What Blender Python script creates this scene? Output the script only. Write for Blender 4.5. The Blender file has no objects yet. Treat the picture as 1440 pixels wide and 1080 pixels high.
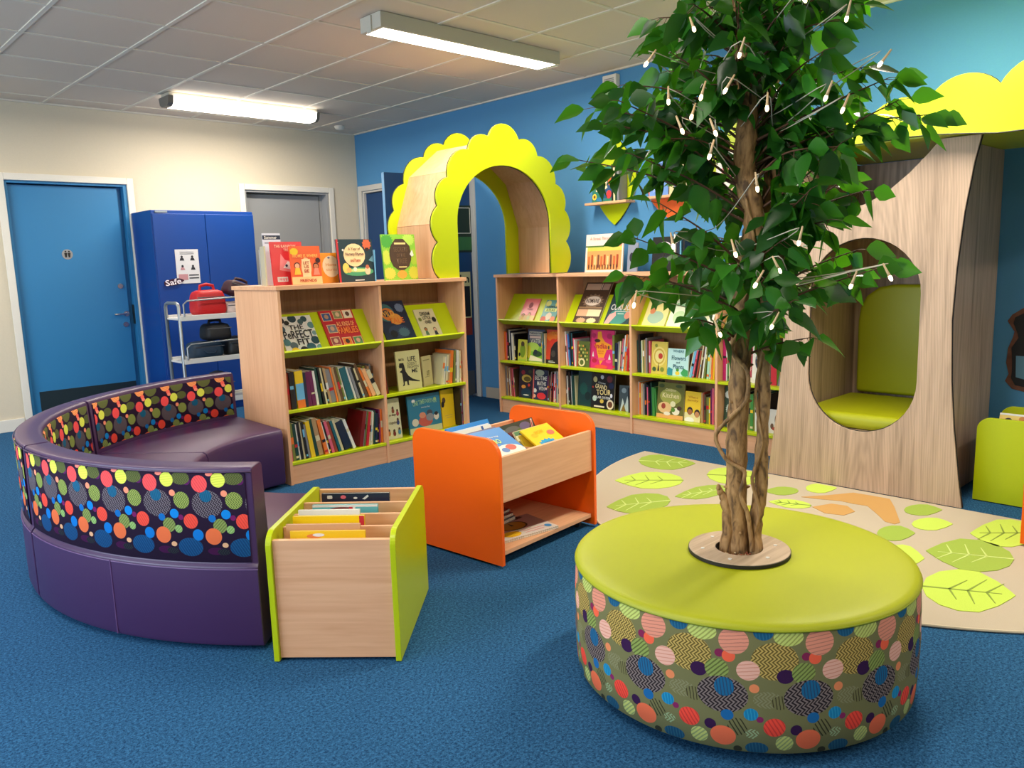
import bpy, bmesh, math, random
from mathutils import Vector, Matrix
random.seed(7)
PI = math.pi
S = bpy.context.scene
COL = S.collection
# ------------------------------------------------------------ camera
cam_d = bpy.data.cameras.new('camera'); cam = bpy.data.objects.new('camera', cam_d); COL.objects.link(cam)
cam_d.sensor_fit = 'HORIZONTAL'; cam_d.sensor_width = 36.0; cam_d.lens = 1115.45 / 1440 * 36
cam_d.clip_start = 0.02
_r = Vector((0.7212833, -0.6919457, -0.0310104)); _d = Vector((-0.1273011, -0.0884239, -0.9879148)); _f = Vector((0.6808413, 0.7165141, -0.1518641))
cam.matrix_world = Matrix(((_r.x, -_d.x, -_f.x, 0), (_r.y, -_d.y, -_f.y, 0), (_r.z, -_d.z, -_f.z, 1.24), (0, 0, 0, 1)))
S.camera = cam
# ------------------------------------------------------------ world, daylight, exposure
S.view_settings.view_transform = 'Standard'; S.view_settings.look = 'None'; S.view_settings.gamma = 1.0
S.view_settings.use_curve_mapping = False
S.view_settings.exposure = 0.56
wd = bpy.data.worlds.new('sky'); S.world = wd; wd.use_nodes = True
wd.node_tree.nodes['Background'].inputs[0].default_value = (0.55, 0.75, 1.0, 1)
wd.node_tree.nodes['Background'].inputs[1].default_value = 1.2

def area(name, loc, sx, sy, power, color, rot=(0, 0, 0)):
    l = bpy.data.lights.new(name, 'AREA'); l.shape = 'RECTANGLE'; l.size = sx; l.size_y = sy; l.energy = power; l.color = color
    o = bpy.data.objects.new(name, l); COL.objects.link(o); o.location = loc; o.rotation_euler = rot
    return o
# daylight entering by the windows of the left wall (outside the picture, left of the camera)
area('window_daylight', (-2.58, 3.4, 1.55), 1.3, 3.9, 95, (0.72, 0.86, 1.0), (0, -PI / 2, 0))
X0, Y0, ZC = 4.865, 7.43, 2.63
LAMPS = [(2.70, 3.80), (-0.4, 3.80), (-0.4, 6.40), (2.70, 1.20), (-0.4, 1.20), (2.70, -1.40), (-0.4, -1.40)]
LAMP_W = {(2.70, 1.20): 40, (2.70, 3.80): 28, (2.55, 6.42): 25}
LAMP_COL = (1.0, 0.90, 0.76)

# ------------------------------------------------------------ materials
def lin(c):
    return c / 12.92 if c <= 0.04045 else ((c + 0.055) / 1.055) ** 2.4
def hx(h):
    h = h.lstrip('#'); return tuple(lin(int(h[i:i + 2], 16) / 255) for i in (0, 2, 4)) + (1,)
MATS = {}
def mat(name, color, rough=0.5, spec=0.5, metal=0.0, emit=0, bump=0, bscale=200, var=0, coat=0, sheen=0):
    if name in MATS: return MATS[name]
    m = bpy.data.materials.new(name); m.use_nodes = True; nt = m.node_tree; b = nt.nodes['Principled BSDF']
    col = hx(color) if isinstance(color, str) else tuple(color) + ((1,) if len(color) == 3 else ())
    b.inputs['Base Color'].default_value = col; b.inputs['Roughness'].default_value = rough; b.inputs['Metallic'].default_value = metal
    b.inputs['Specular IOR Level'].default_value = spec; b.inputs['Coat Weight'].default_value = coat; b.inputs['Coat Roughness'].default_value = 0.2
    if sheen: b.inputs['Sheen Weight'].default_value = sheen
    if emit:
        b.inputs['Emission Color'].default_value = col; b.inputs['Emission Strength'].default_value = emit
    tc = nt.nodes.new('ShaderNodeTexCoord'); n = nt.nodes.new('ShaderNodeTexNoise'); n.inputs['Scale'].default_value = bscale
    nt.links.new(tc.outputs['Object'], n.inputs['Vector'])
    v = var or 0.04
    mr = nt.nodes.new('ShaderNodeMapRange'); mr.inputs[3].default_value = 1 - v; mr.inputs[4].default_value = 1 + v
    nt.links.new(n.outputs['Fac'], mr.inputs[0])
    mx = nt.nodes.new('ShaderNodeVectorMath'); mx.operation = 'SCALE'; mx.inputs[0].default_value = col[:3]
    nt.links.new(mr.outputs[0], mx.inputs['Scale']); nt.links.new(mx.outputs[0], b.inputs['Base Color'])
    if bump:
        bp = nt.nodes.new('ShaderNodeBump'); bp.inputs['Strength'].default_value = bump; bp.inputs['Distance'].default_value = 0.002
        nt.links.new(n.outputs['Fac'], bp.inputs['Height']); nt.links.new(bp.outputs[0], b.inputs['Normal'])
    MATS[name] = m; return m

def wood(name, c1, c2, axis='Z', scale=1.0, rough=0.42, c3=None, rings=0.0):
    """laminate with a grain that runs along one axis of the object"""
    if name in MATS: return MATS[name]
    m = bpy.data.materials.new(name); m.use_nodes = True; nt = m.node_tree; b = nt.nodes['Principled BSDF']; N = nt.nodes.new; L = nt.links.new
    tc = N('ShaderNodeTexCoord'); mp = N('ShaderNodeMapping'); L(tc.outputs['Object'], mp.inputs[0])
    hi, lo = 60 * scale, 3.0 * scale
    mp.inputs['Scale'].default_value = {'X': (lo, hi, hi), 'Y': (hi, lo, hi), 'Z': (hi, hi, lo)}[axis]
    n1 = N('ShaderNodeTexNoise'); n1.inputs['Scale'].default_value = 1.0; n1.inputs['Detail'].default_value = 6; n1.inputs['Distortion'].default_value = 0.6; L(mp.outputs[0], n1.inputs['Vector'])
    mp2 = N('ShaderNodeMapping'); L(tc.outputs['Object'], mp2.inputs[0])
    h2, l2 = 9 * scale, 0.8 * scale
    mp2.inputs['Scale'].default_value = {'X': (l2, h2, h2), 'Y': (h2, l2, h2), 'Z': (h2, h2, l2)}[axis]
    n2 = N('ShaderNodeTexNoise'); n2.inputs['Scale'].default_value = 1.0; n2.inputs['Detail'].default_value = 3; n2.inputs['Distortion'].default_value = 1.2; L(mp2.outputs[0], n2.inputs['Vector'])
    ad = N('ShaderNodeMath'); ad.operation = 'MULTIPLY_ADD'; ad.inputs[1].default_value = 0.55; L(n1.outputs['Fac'], ad.inputs[0])
    m2 = N('ShaderNodeMath'); m2.operation = 'MULTIPLY'; m2.inputs[1].default_value = 0.5; L(n2.outputs['Fac'], m2.inputs[0]); L(m2.outputs[0], ad.inputs[2])
    cr = N('ShaderNodeValToRGB'); cr.color_ramp.elements[0].position = 0.38; cr.color_ramp.elements[0].color = hx(c2); cr.color_ramp.elements[1].position = 0.62; cr.color_ramp.elements[1].color = hx(c1)
    if c3:
        e = cr.color_ramp.elements.new(0.47); e.color = hx(c3)
    L(ad.outputs[0], cr.inputs[0]); out = cr.outputs[0]
    if rings:
        w = N('ShaderNodeTexWave'); w.wave_type = 'RINGS'; w.rings_direction = 'SPHERICAL'; w.inputs['Scale'].default_value = 9; w.inputs['Distortion'].default_value = 5; w.inputs['Detail'].default_value = 3
        mp3 = N('ShaderNodeMapping'); mp3.inputs['Scale'].default_value = (3.4, 3.4, 0.35); mp3.inputs['Location'].default_value = (0.3, 0.1, 0.2)
        L(tc.outputs['Object'], mp3.inputs[0]); L(mp3.outputs[0], w.inputs['Vector'])
        mr = N('ShaderNodeMapRange'); mr.inputs[3].default_value = 1 - rings; mr.inputs[4].default_value = 1.0; L(w.outputs['Fac'], mr.inputs[0])
        vm = N('ShaderNodeVectorMath'); vm.operation = 'SCALE'; L(out, vm.inputs[0]); L(mr.outputs[0], vm.inputs['Scale']); out = vm.outputs[0]
    L(out, b.inputs['Base Color']); b.inputs['Roughness'].default_value = rough
    bp = N('ShaderNodeBump'); bp.inputs['Strength'].default_value = 0.08; bp.inputs['Distance'].default_value = 0.001; L(n1.outputs['Fac'], bp.inputs['Height']); L(bp.outputs[0], b.inputs['Normal'])
    MATS[name] = m; return m

BEECH = {a: wood('beech_' + a, '#EDB78C', '#DFA47A', a) for a in 'XYZ'}
OAK = wood('grey_oak', '#CEB299', '#9C8670', 'Z', 0.75, 0.5, '#B89E86', 0.14)
OAKD = wood('grey_oak_ring', '#BFA68C', '#9A8268', 'X', 1.0, 0.5)
LIME = mat('lime_laminate', '#BECE00', 0.35)
LIMEV = mat('lime_vinyl', '#A9AE08', 0.45, bump=0.15, bscale=600)
ORANGE = mat('orange_laminate', '#FF6800', 0.35)
PURPLE = mat('purple_vinyl', '#432552', 0.42, bump=0.12, bscale=700, coat=0.15)
BLACKE = mat('black_edge', '#1A1410', 0.6)
BLACKP = mat('black_plastic', '#141414', 0.4)
CHROME = mat('steel', '#C8C8C8', 0.25, metal=1.0)
PAGES = mat('paper_pages', '#E8E0CC', 0.8, bump=0.3, bscale=900)
WHITEP = mat('white_paint', '#E9E4D8', 0.45)
WALLW = mat('white_wall_paint', '#DCD0B8', 0.85, bump=0.1, bscale=120)
WALLB = mat('blue_wall_paint', '#4F8FC0', 0.8, bump=0.1, bscale=120)
DOORB = mat('door_blue', '#2E7FB4', 0.4)
DOORN = mat('door_navy', '#123F6E', 0.45)
DOORG = mat('door_grey', '#9A9C9E', 0.5)
STEELB = mat('cupboard_blue', '#083F90', 0.35, coat=0.2)
GREYP = mat('grey_paint', '#8F8D88', 0.6)
mat('lamp_housing', '#C9C4B4', .5)
TUBE = mat('lamp_diffuser', (1.0, 0.93, 0.82), 0.4, emit=5)

def carpet():
    m = bpy.data.materials.new('blue_carpet'); m.use_nodes = True; nt = m.node_tree; b = nt.nodes['Principled BSDF']; N = nt.nodes.new; L = nt.links.new
    tc = N('ShaderNodeTexCoord')
    n1 = N('ShaderNodeTexNoise'); n1.inputs['Scale'].default_value = 230; n1.inputs['Detail'].default_value = 5; L(tc.outputs['Object'], n1.inputs['Vector'])
    n2 = N('ShaderNodeTexNoise'); n2.inputs['Scale'].default_value = 110; n2.inputs['Detail'].default_value = 6; L(tc.outputs['Object'], n2.inputs['Vector'])
    a = N('ShaderNodeMath'); a.operation = 'ADD'; L(n1.outputs['Fac'], a.inputs[0]); L(n2.outputs['Fac'], a.inputs[1])
    cr = N('ShaderNodeValToRGB'); cr.color_ramp.elements[0].position = 0.40; cr.color_ramp.elements[0].color = hx('#173A5E'); cr.color_ramp.elements[1].position = 0.62; cr.color_ramp.elements[1].color = hx('#386E9A')
    h = N('ShaderNodeMath'); h.operation = 'MULTIPLY'; h.inputs[1].default_value = 0.5; L(a.outputs[0], h.inputs[0]); L(h.outputs[0], cr.inputs[0])
    L(cr.outputs[0], b.inputs['Base Color']); b.inputs['Roughness'].default_value = 0.95; b.inputs['Specular IOR Level'].default_value = 0.1
    bp = N('ShaderNodeBump'); bp.inputs['Strength'].default_value = 0.5; bp.inputs['Distance'].default_value = 0.003; L(n1.outputs['Fac'], bp.inputs['Height']); L(bp.outputs[0], b.inputs['Normal'])
    return m
CARPET = carpet()

def fabric(name, base, items):
    """printed upholstery fabric: ellipses repeated along u; items = (x, y, rx, ry, colour, stripe kind, second colour)"""
    m = bpy.data.materials.new(name); m.use_nodes = True; nt = m.node_tree; b = nt.nodes['Principled BSDF']; N = nt.nodes.new; L = nt.links.new
    uv = N('ShaderNodeUVMap'); uv.uv_map = 'UVMap'; sp = N('ShaderNodeSeparateXYZ'); L(uv.outputs[0], sp.inputs[0])
    ns = N('ShaderNodeTexNoise'); ns.inputs['Scale'].default_value = 9; L(uv.outputs[0], ns.inputs['Vector'])
    def math1(op, a, bb=None, c=None):
        n = N('ShaderNodeMath'); n.operation = op
        for i, x in enumerate((a, bb, c)):
            if x is None: continue
            if isinstance(x, (int, float)): n.inputs[i].default_value = x
            else: L(x, n.inputs[i])
        return n.outputs[0]
    U, V = sp.outputs[0], sp.outputs[1]
    def stripe(ax, ay, k, thr, wob=0.35):
        t = math1('ADD', math1('MULTIPLY', U, ax * k), math1('MULTIPLY', V, ay * k))
        t = math1('MULTIPLY_ADD', ns.outputs['Fac'], wob, t)
        return math1('GREATER_THAN', math1('FRACT', t), thr)
    chev = math1('GREATER_THAN', math1('FRACT', math1('MULTIPLY_ADD', math1('PINGPONG', V, 0.045), 24.0, math1('MULTIPLY', U, 21.0))), 0.5)
    chev2 = math1('GREATER_THAN', math1('FRACT', math1('MULTIPLY_ADD', math1('PINGPONG', math1('MULTIPLY_ADD', U, 0.25, V), 0.045), 22.0, math1('MULTIPLY', U, 19.0))), 0.5)
    ST = {'h': stripe(0.15, 1, 22, 0.25), 'v': stripe(1, -0.15, 26, 0.3), 'd': stripe(1, 1, 17, 0.4), 'e': stripe(1, -0.6, 19, 0.35), 'c': chev, 'k': chev2}
    cur = None
    basec = hx(base)
    for it in items:
        x, y, rx, ry, c = it[:5]; k = it[5] if len(it) > 5 else None; c2 = it[6] if len(it) > 6 else base
        w = N('ShaderNodeMath'); w.operation = 'WRAP'; L(U, w.inputs[0]); w.inputs[1].default_value = x + 0.5; w.inputs[2].default_value = x - 0.5
        cb = N('ShaderNodeCombineXYZ'); L(w.outputs[0], cb.inputs[0]); L(V, cb.inputs[1])
        ma = N('ShaderNodeVectorMath'); ma.operation = 'MULTIPLY_ADD'; L(cb.outputs[0], ma.inputs[0]); ma.inputs[1].default_value = (1 / rx, 1 / ry, 0); ma.inputs[2].default_value = (-x / rx, -y / ry, 0)
        le = N('ShaderNodeVectorMath'); le.operation = 'LENGTH'; L(ma.outputs[0], le.inputs[0])
        mask = math1('LESS_THAN', le.outputs['Value'], 1.0)
        mx = N('ShaderNodeMix'); mx.data_type = 'RGBA'
        L(mask, mx.inputs[0])
        if cur is None: mx.inputs[6].default_value = basec
        else: L(cur, mx.inputs[6])
        if k:
            m3 = N('ShaderNodeMix'); m3.data_type = 'RGBA'; L(ST[k], m3.inputs[0]); m3.inputs[6].default_value = hx(c2); m3.inputs[7].default_value = hx(c); L(m3.outputs[2], mx.inputs[7])
        else: mx.inputs[7].default_value = hx(c)
        cur = mx.outputs[2]
    L(cur, b.inputs['Base Color']); b.inputs['Roughness'].default_value = 0.85; b.inputs['Specular IOR Level'].default_value = 0.2
    wv = N('ShaderNodeTexNoise'); wv.inputs['Scale'].default_value = 120; L(uv.outputs[0], wv.inputs['Vector'])
    bp = N('ShaderNodeBump'); bp.inputs['Strength'].default_value = 0.15; bp.inputs['Distance'].default_value = 0.001; L(wv.outputs['Fac'], bp.inputs['Height']); L(bp.outputs[0], b.inputs['Normal'])
    return m
def _it(x0, y0, per, rows):
    return [((x - x0) / per, (y - y0) / per, rx / per, ry / per) + tuple(r) for (x, y, rx, ry, *r) in rows]
FAB_OTT = fabric('olive_spot_fabric', '#7C7A50', _it(750, 175, 430, [
    (950, 832, 58, 34, '#1E5474', 'v', '#2F6A82'), (855, 845, 22, 18, '#3A3A2A'), (998, 555, 72, 46, '#8E8C68', 'c'),
    (972, 195, 50, 40, '#1C5A80', 'v', '#2A6E90'), (1030, 345, 118, 100, '#CDB062', 'c', '#6E5C2C'), (1097, 215, 75, 48, '#CBD878', 'd', '#A0AA58'),
    (757, 320, 24, 22, '#8A2A55'), (803, 330, 33, 33, '#FF6A4A'), (827, 248, 75, 70, '#EB9A80', 'h', '#C8806C'),
    (900, 400, 58, 53, '#F6BCA6', 'h', '#E49A86'), (1083, 425, 43, 38, '#3A1A48'), (745, 408, 60, 56, '#94A858', 'd', '#66703A'),
    (931, 495, 25, 24, '#F2905F'), (630, 568, 45, 38, '#7C7A50', 'v', '#453E28'), (775, 545, 128, 100, '#8A7A76', 'k', '#2A2226'), (783, 500, 50, 52, '#1D6A98', 'v', '#2C4C70'),
    (800, 655, 32, 30, '#1C6AA8'), (962, 665, 18, 17, '#8A2A60'), (917, 640, 36, 34, '#1C85B8', 'v', '#2FA0C8'),
    (852, 716, 50, 50, '#7C7A50', 'e', '#3C3A26'), (1035, 707, 55, 52, '#FF5240', 'e', '#E04038'), (1145, 722, 30, 30, '#3A1A48'), (925, 750, 34, 28, '#A2B88A', 'c'),
    (1088, 797, 45, 42, '#D6DA7C', 'd', '#A0B070'), (780, 778, 65, 56, '#FF7850')]))
FAB_SOFA = fabric('purple_spot_fabric', '#26142F', _it(440, 180, 433, [
    (387, 780, 105, 75, '#14487A', 'e', '#1E5E90'), (600, 810, 70, 30, '#4A1446'), (660, 815, 50, 26, '#2E3C38', 'c'),
    (540, 70, 75, 66, '#FFA868', 'h', '#D87048'), (578, 150, 30, 30, '#FF7060'), (725, 60, 105, 105, '#6A7240', 'c', '#565C34'), (830, 245, 34, 34, '#5A1A5C'),
    (782, 225, 78, 52, '#66703E', 'c', '#4A522C'), (590, 185, 30, 22, '#FF9080'), (660, 238, 58, 58, '#E8F060', 'h', '#D2DC50'),
    (555, 430, 125, 112, '#7A7078', 'k', '#2A2030'), (550, 365, 50, 50, '#155A80', 'v', '#1E6C90'), (505, 268, 65, 68, '#FF5A5C', 'e', '#E44A50'),
    (775, 402, 68, 68, '#A4B45E', 'c', '#5E7034'), (700, 345, 26, 26, '#F89878'), (758, 540, 22, 22, '#7A1C60'), (703, 512, 38, 38, '#0C8AE0'),
    (840, 570, 60, 60, '#FF5444', 'e', '#E84A3C'), (588, 545, 30, 30, '#1070C0'), (648, 605, 55, 58, '#94A45A', 'd', '#6C7A3C'), (730, 635, 32, 32, '#8AB060', 'd', '#A8CC80'),
    (588, 690, 67, 67, '#FF7A48'), (460, 680, 45, 46, '#1080D8'), (678, 760, 25, 20, '#FFC090')]))

# ------------------------------------------------------------ mesh helpers
def tag(o, label=None, cat=None, group=None, kind=None):
    if label: o['label'] = label
    if cat: o['category'] = cat
    if group: o['group'] = group
    if kind: o['kind'] = kind
    return o
def empty(name, loc=(0, 0, 0), rz=0, label=None, cat=None, group=None):
    o = bpy.data.objects.new(name, None); COL.objects.link(o); o.location = loc; o.rotation_euler = (0, 0, rz); o.empty_display_size = 0.05
    return tag(o, label, cat, group)
def link(name, me, parent=None, mats=(), bevel=0, smooth=False, seg=2):
    o = bpy.data.objects.new(name, me); COL.objects.link(o)
    for m in mats: me.materials.append(m)
    if parent: o.parent = parent
    if smooth:
        for p in me.polygons: p.use_smooth = True
    if bevel:
        b = o.modifiers.new('bevel', 'BEVEL'); b.width = bevel; b.segments = seg; b.limit_method = 'ANGLE'; b.angle_limit = 0.6
        b.harden_normals = False
    return o
class MB:
    """collects shapes for one mesh"""
    def __init__(s): s.v = []; s.f = []; s.m = []; s.uv = {}; s.T = Matrix.Identity(4)
    def add(s, vs, fs, mi=0, T=None):
        o = len(s.v); M = s.T @ T if T is not None else s.T
        s.v += [tuple(M @ Vector(p)) for p in vs]; s.f += [tuple(i + o for i in f) for f in fs]; s.m += [mi] * len(fs)
        return s
    def box(s, a, b, mi=0, T=None):
        x0, y0, z0 = a; x1, y1, z1 = b
        return s.add([(x0, y0, z0), (x1, y0, z0), (x1, y1, z0), (x0, y1, z0), (x0, y0, z1), (x1, y0, z1), (x1, y1, z1), (x0, y1, z1)],
                     [(0, 3, 2, 1), (4, 5, 6, 7), (0, 1, 5, 4), (1, 2, 6, 5), (2, 3, 7, 6), (3, 0, 4, 7)], mi, T)
    def prism(s, pts, t0, t1, plane='XZ', mi=0, T=None):
        """convex-ish outline extruded; plane XZ -> thickness along y, YZ -> along x, XY -> along z"""
        n = len(pts)
        def P(p, t): return {'XZ': (p[0], t, p[1]), 'YZ': (t, p[0], p[1]), 'XY': (p[0], p[1], t)}[plane]
        vs = [P(p, t0) for p in pts] + [P(p, t1) for p in pts]
        fs = [tuple(range(n)), tuple(range(2 * n - 1, n - 1, -1))] + [(i, i + n, (i + 1) % n + n, (i + 1) % n) for i in range(n)]
        return s.add(vs, fs, mi, T)
    def cyl(s, p0, p1, r0, r1=None, n=16, mi=0, cap=True):
        return s.tube([p0, p1], [r0, r0 if r1 is None else r1], n, mi, cap)
    def tube(s, path, rad, n=8, mi=0, cap=True):
        path = [Vector(p) for p in path]
        if isinstance(rad, (int, float)): rad = [rad] * len(path)
        o = len(s.v); up = None
        for i, p in enumerate(path):
            t = (path[min(i + 1, len(path) - 1)] - path[max(i - 1, 0)])
            t = t.normalized() if t.length > 1e-9 else Vector((0, 0, 1))
            if up is None:
                up = t.cross(Vector((0, 0, 1))) if abs(t.z) < 0.95 else t.cross(Vector((1, 0, 0)))
            up = (up - t * up.dot(t)).normalized(); w = t.cross(up)
            for k in range(n):
                a = 2 * PI * k / n; s.v.append(tuple(s.T @ (p + (up * math.cos(a) + w * math.sin(a)) * rad[i])))
        for i in range(len(path) - 1):
            for k in range(n):
                a = o + i * n + k; b = o + i * n + (k + 1) % n
                s.f.append((a, b, b + n, a + n)); s.m.append(mi)
        if cap:
            s.f.append(tuple(o + k for k in range(n - 1, -1, -1))); s.m.append(mi)
            e = o + (len(path) - 1) * n; s.f.append(tuple(e + k for k in range(n))); s.m.append(mi)
        return s
    def lathe(s, prof, n=64, c=(0, 0), mi=0, closed=True):
        """profile (r,z) turned about the vertical through c"""
        o = len(s.v); k = len(prof)
        for i in range(n):
            a = 2 * PI * i / n
            for r, z in prof: s.v.append(tuple(s.T @ Vector((c[0] + r * math.cos(a), c[1] + r * math.sin(a), z))))
        for i in range(n):
            for j in range(k - 1 + (1 if closed else 0)):
                a = o + i * k + j; b = o + i * k + (j + 1) % k; c2 = o + ((i + 1) % n) * k + (j + 1) % k; d = o + ((i + 1) % n) * k + j
                s.f.append((a, d, c2, b)); s.m.append(mi)
        return s
    def sweep(s, prof, a0, a1, n=24, c=(0, 0), mi=0, caps=True):
        o = len(s.v); k = len(prof)
        for i in range(n + 1):
            a = a0 + (a1 - a0) * i / n
            for r, z in prof: s.v.append(tuple(s.T @ Vector((c[0] + r * math.cos(a), c[1] + r * math.sin(a), z))))
        for i in range(n):
            for j in range(k):
                a = o + i * k + j; b = o + i * k + (j + 1) % k
                s.f.append((a, a + k, b + k, b)); s.m.append(mi)
        if caps:
            s.f.append(tuple(o + j for j in range(k))); s.m.append(mi)
            e = o + n * k; s.f.append(tuple(e + j for j in range(k - 1, -1, -1))); s.m.append(mi)
        return s
    def mesh(s, name='m'):
        me = bpy.data.meshes.new(name); me.from_pydata(s.v, [], s.f)
        for p, mi in zip(me.polygons, s.m): p.material_index = mi
        bm = bmesh.new(); bm.from_mesh(me); bmesh.ops.recalc_face_normals(bm, faces=bm.faces); bm.to_mesh(me); bm.free()
        return me
    def build(s, name, mats, parent=None, bevel=0, smooth=False, autosmooth=None, seg=2):
        if not isinstance(mats, (list, tuple)): mats = [mats]
        me = s.mesh(name); o = link(name, me, parent, mats, bevel, smooth, seg)
        if autosmooth: smooth_by_angle(me, autosmooth)
        return o
def smooth_by_angle(me, deg=40):
    bm = bmesh.new(); bm.from_mesh(me); lim = math.radians(deg)
    for f in bm.faces: f.smooth = True
    for e in bm.edges:
        e.smooth = len(e.link_faces) == 2 and e.calc_face_angle(0) < lim
    bm.to_mesh(me); bm.free()
def struct(name, mb, mats, bevel=0):
    o = mb.build(name, mats, None, bevel); o['kind'] = 'structure'; return o
DG = bpy.context.evaluated_depsgraph_get
def curve_mesh(cu, name):
    ob = bpy.data.objects.new('tmp', cu); COL.objects.link(ob); bpy.context.view_layer.update()
    me = bpy.data.meshes.new_from_object(ob.evaluated_get(DG())); bpy.data.objects.remove(ob); bpy.data.curves.remove(cu); me.name = name
    return me
def plate(name, outlines, thick, M, mats, parent=None, bevel=0):
    """flat board cut to outlines (holes allowed), local xy outline, thickness along local z, placed by matrix M"""
    cu = bpy.data.curves.new('c', 'CURVE'); cu.dimensions = '2D'; cu.fill_mode = 'BOTH'; cu.extrude = thick / 2
    for ol in outlines:
        sp = cu.splines.new('POLY'); sp.points.add(len(ol) - 1); sp.use_cyclic_u = True
        for p, q in zip(sp.points, ol): p.co = (q[0], q[1], 0, 1)
    me = curve_mesh(cu, name); me.transform(M)
    bm = bmesh.new(); bm.from_mesh(me); bmesh.ops.remove_doubles(bm, verts=bm.verts, dist=1e-5); bmesh.ops.recalc_face_normals(bm, faces=bm.faces); bm.to_mesh(me); bm.free()
    me.materials.clear()
    o = link(name, me, parent, mats if isinstance(mats, (list, tuple)) else [mats]); return o
YZ = lambda x: Matrix(((0, 0, 1, x), (1, 0, 0, 0), (0, 1, 0, 0), (0, 0, 0, 1)))       # local (x,y) -> world (y,z) at x
XZ = lambda y: Matrix(((1, 0, 0, 0), (0, 0, 1, y), (0, 1, 0, 0), (0, 0, 0, 1)))       # local (x,y) -> world (x,z) at y
_tc = {}
def text_mesh(s, bold=0.0):
    key = (s, bold)
    if key in _tc: return _tc[key].copy()
    cu = bpy.data.curves.new('t', 'FONT'); cu.body = s; cu.align_x = 'LEFT'; cu.resolution_u = 2; cu.offset = bold; cu.fill_mode = 'BOTH'
    me = curve_mesh(cu, 'text'); _tc[key] = me
    return me.copy()
def text(parent, s, box, m, y=-0.001, bold=0.01, name='title', rot=0, T=None):
    """lettering fitted to box (x0,z0,x1,z1) on the local plane y, facing -y"""
    me = text_mesh(s, bold); vs = [v.co for v in me.vertices]
    if not vs: return None
    ax, bx = min(v.x for v in vs), max(v.x for v in vs); ay, by = min(v.y for v in vs), max(v.y for v in vs)
    x0, z0, x1, z1 = box; sx = (x1 - x0) / (bx - ax); sy = (z1 - z0) / max(by - ay, 1e-6); cx, cz = (x0 + x1) / 2, (z0 + z1) / 2
    cr, sr = math.cos(rot), math.sin(rot)
    for v in me.vertices:
        a = (v.co.x - ax) * sx + x0 - cx; b = (v.co.y - ay) * sy + z0 - cz
        v.co = (cx + a * cr - b * sr, y, cz + a * sr + b * cr)
    if T is not None: me.transform(T)
    me.materials.clear(); return link(name, me, parent, [m])
# ============================================================ THE ROOM
XL, YN = -2.7, -3.2
b = MB(); b.box((XL - .2, YN - .2, -0.1), (X0 + 1.6, Y0 + 1.4, 0)); struct('floor', b, [CARPET])
b = MB(); b.box((XL - .2, YN - .2, ZC), (X0 + .3, Y0 + .3, ZC + .1)); ceil_m = mat('ceiling_tile', '#E0D3C2', 0.9, bump=0.25, bscale=260); struct('ceiling', b, [ceil_m])
b = MB(); g_m = mat('ceiling_grid', '#E4DCCC', 0.6)
xs = [1.917 + .6 * k for k in range(-8, 5)]; ys = [3.586 + .596 * k for k in range(-11, 7)]
for x in xs: b.box((x - .012, YN, ZC - .006), (x + .012, Y0, ZC + .001))
for y in ys: b.box((XL, y - .012, ZC - .005), (X0, y + .012, ZC + .001))
b.box((X0 - .02, YN, ZC - .012), (X0, Y0, ZC)); b.box((XL, Y0 - .02, ZC - .012), (X0, Y0, ZC))
struct('trim_1', b, [g_m])
# white wall with two door openings
D1 = (1.574, 2.501, 2.01); D2 = (3.579, 4.506, 2.01)
b = MB()
b.box((XL, Y0, 0), (D1[0], Y0 + .15, ZC)); b.box((D1[0], Y0, D1[2]), (D1[1], Y0 + .15, ZC)); b.box((D1[1], Y0, 0), (D2[0], Y0 + .15, ZC))
b.box((D2[0], Y0, D2[2]), (D2[1], Y0 + .15, ZC)); b.box((D2[1], Y0, 0), (X0 + .15, Y0 + .15, ZC)); b.box((1.4, Y0 + .16, 0), (4.7, Y0 + .2, 2.2)); struct('wall_back', b, [WALLW])
# blue wall with the double door opening
D3 = (5.60, 7.337, 2.03)
b = MB()
b.box((X0, YN, 0), (X0 + .15, D3[0], ZC)); b.box((X0, D3[0], D3[2]), (X0 + .15, D3[1], ZC)); b.box((X0, D3[1], 0), (X0 + .15, Y0, ZC)); struct('wall_right', b, [WALLB])
# corridor behind the double door
b = MB(); b.box((X0 + 1.3, 5.2, 0), (X0 + 1.4, Y0 + .1, ZC)); b.box((X0 + .15, 5.15, 0), (X0 + 1.4, 5.2, ZC)); b.box((X0 + .15, Y0 + .16, 0), (X0 + 1.4, Y0 + .2, ZC)); b.box((X0 + .1, 5.15, 2.45), (X0 + 1.4, Y0 + .2, 2.5)); struct('wall_corridor', b, [WALLW])
# left wall with windows (outside the picture) and near wall
b = MB()
b.box((XL - .1, YN, 0), (XL, Y0, .85)); b.box((XL - .1, YN, 2.25), (XL, Y0, ZC)); b.box((XL - .1, YN, .85), (XL, 1.2, 2.25)); b.box((XL - .1, 5.6, .85), (XL, Y0, 2.25)); struct('wall_left', b, [WALLW])
b = MB(); b.box((XL, YN - .1, 0), (X0, YN, ZC)); struct('wall_front', b, [WALLW])
b = MB()
for y in (1.2, 2.64, 4.08, 5.54): b.box((XL - .07, y, .85), (XL - .02, y + .06, 2.25))
for z in (.85, 2.19): b.box((XL - .07, 1.2, z), (XL - .02, 5.6, z + .06))
w = struct('window_1', b, [WHITEP])
b = MB()
for x0, x1 in ((XL, D1[0] - .06), (D1[1] + .06, D2[0] - .06), (D2[1] + .06, X0)): b.box((x0, Y0 - .014, 0), (x1, Y0, .1))
struct('baseboard_back', b, [WHITEP], .003)
b = MB(); b.box((X0 - .014, YN, 0), (X0, 5.46, .1)); struct('baseboard_right', b, [mat('skirting_beige', '#B9AE9C', 0.5)], .003)

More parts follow.
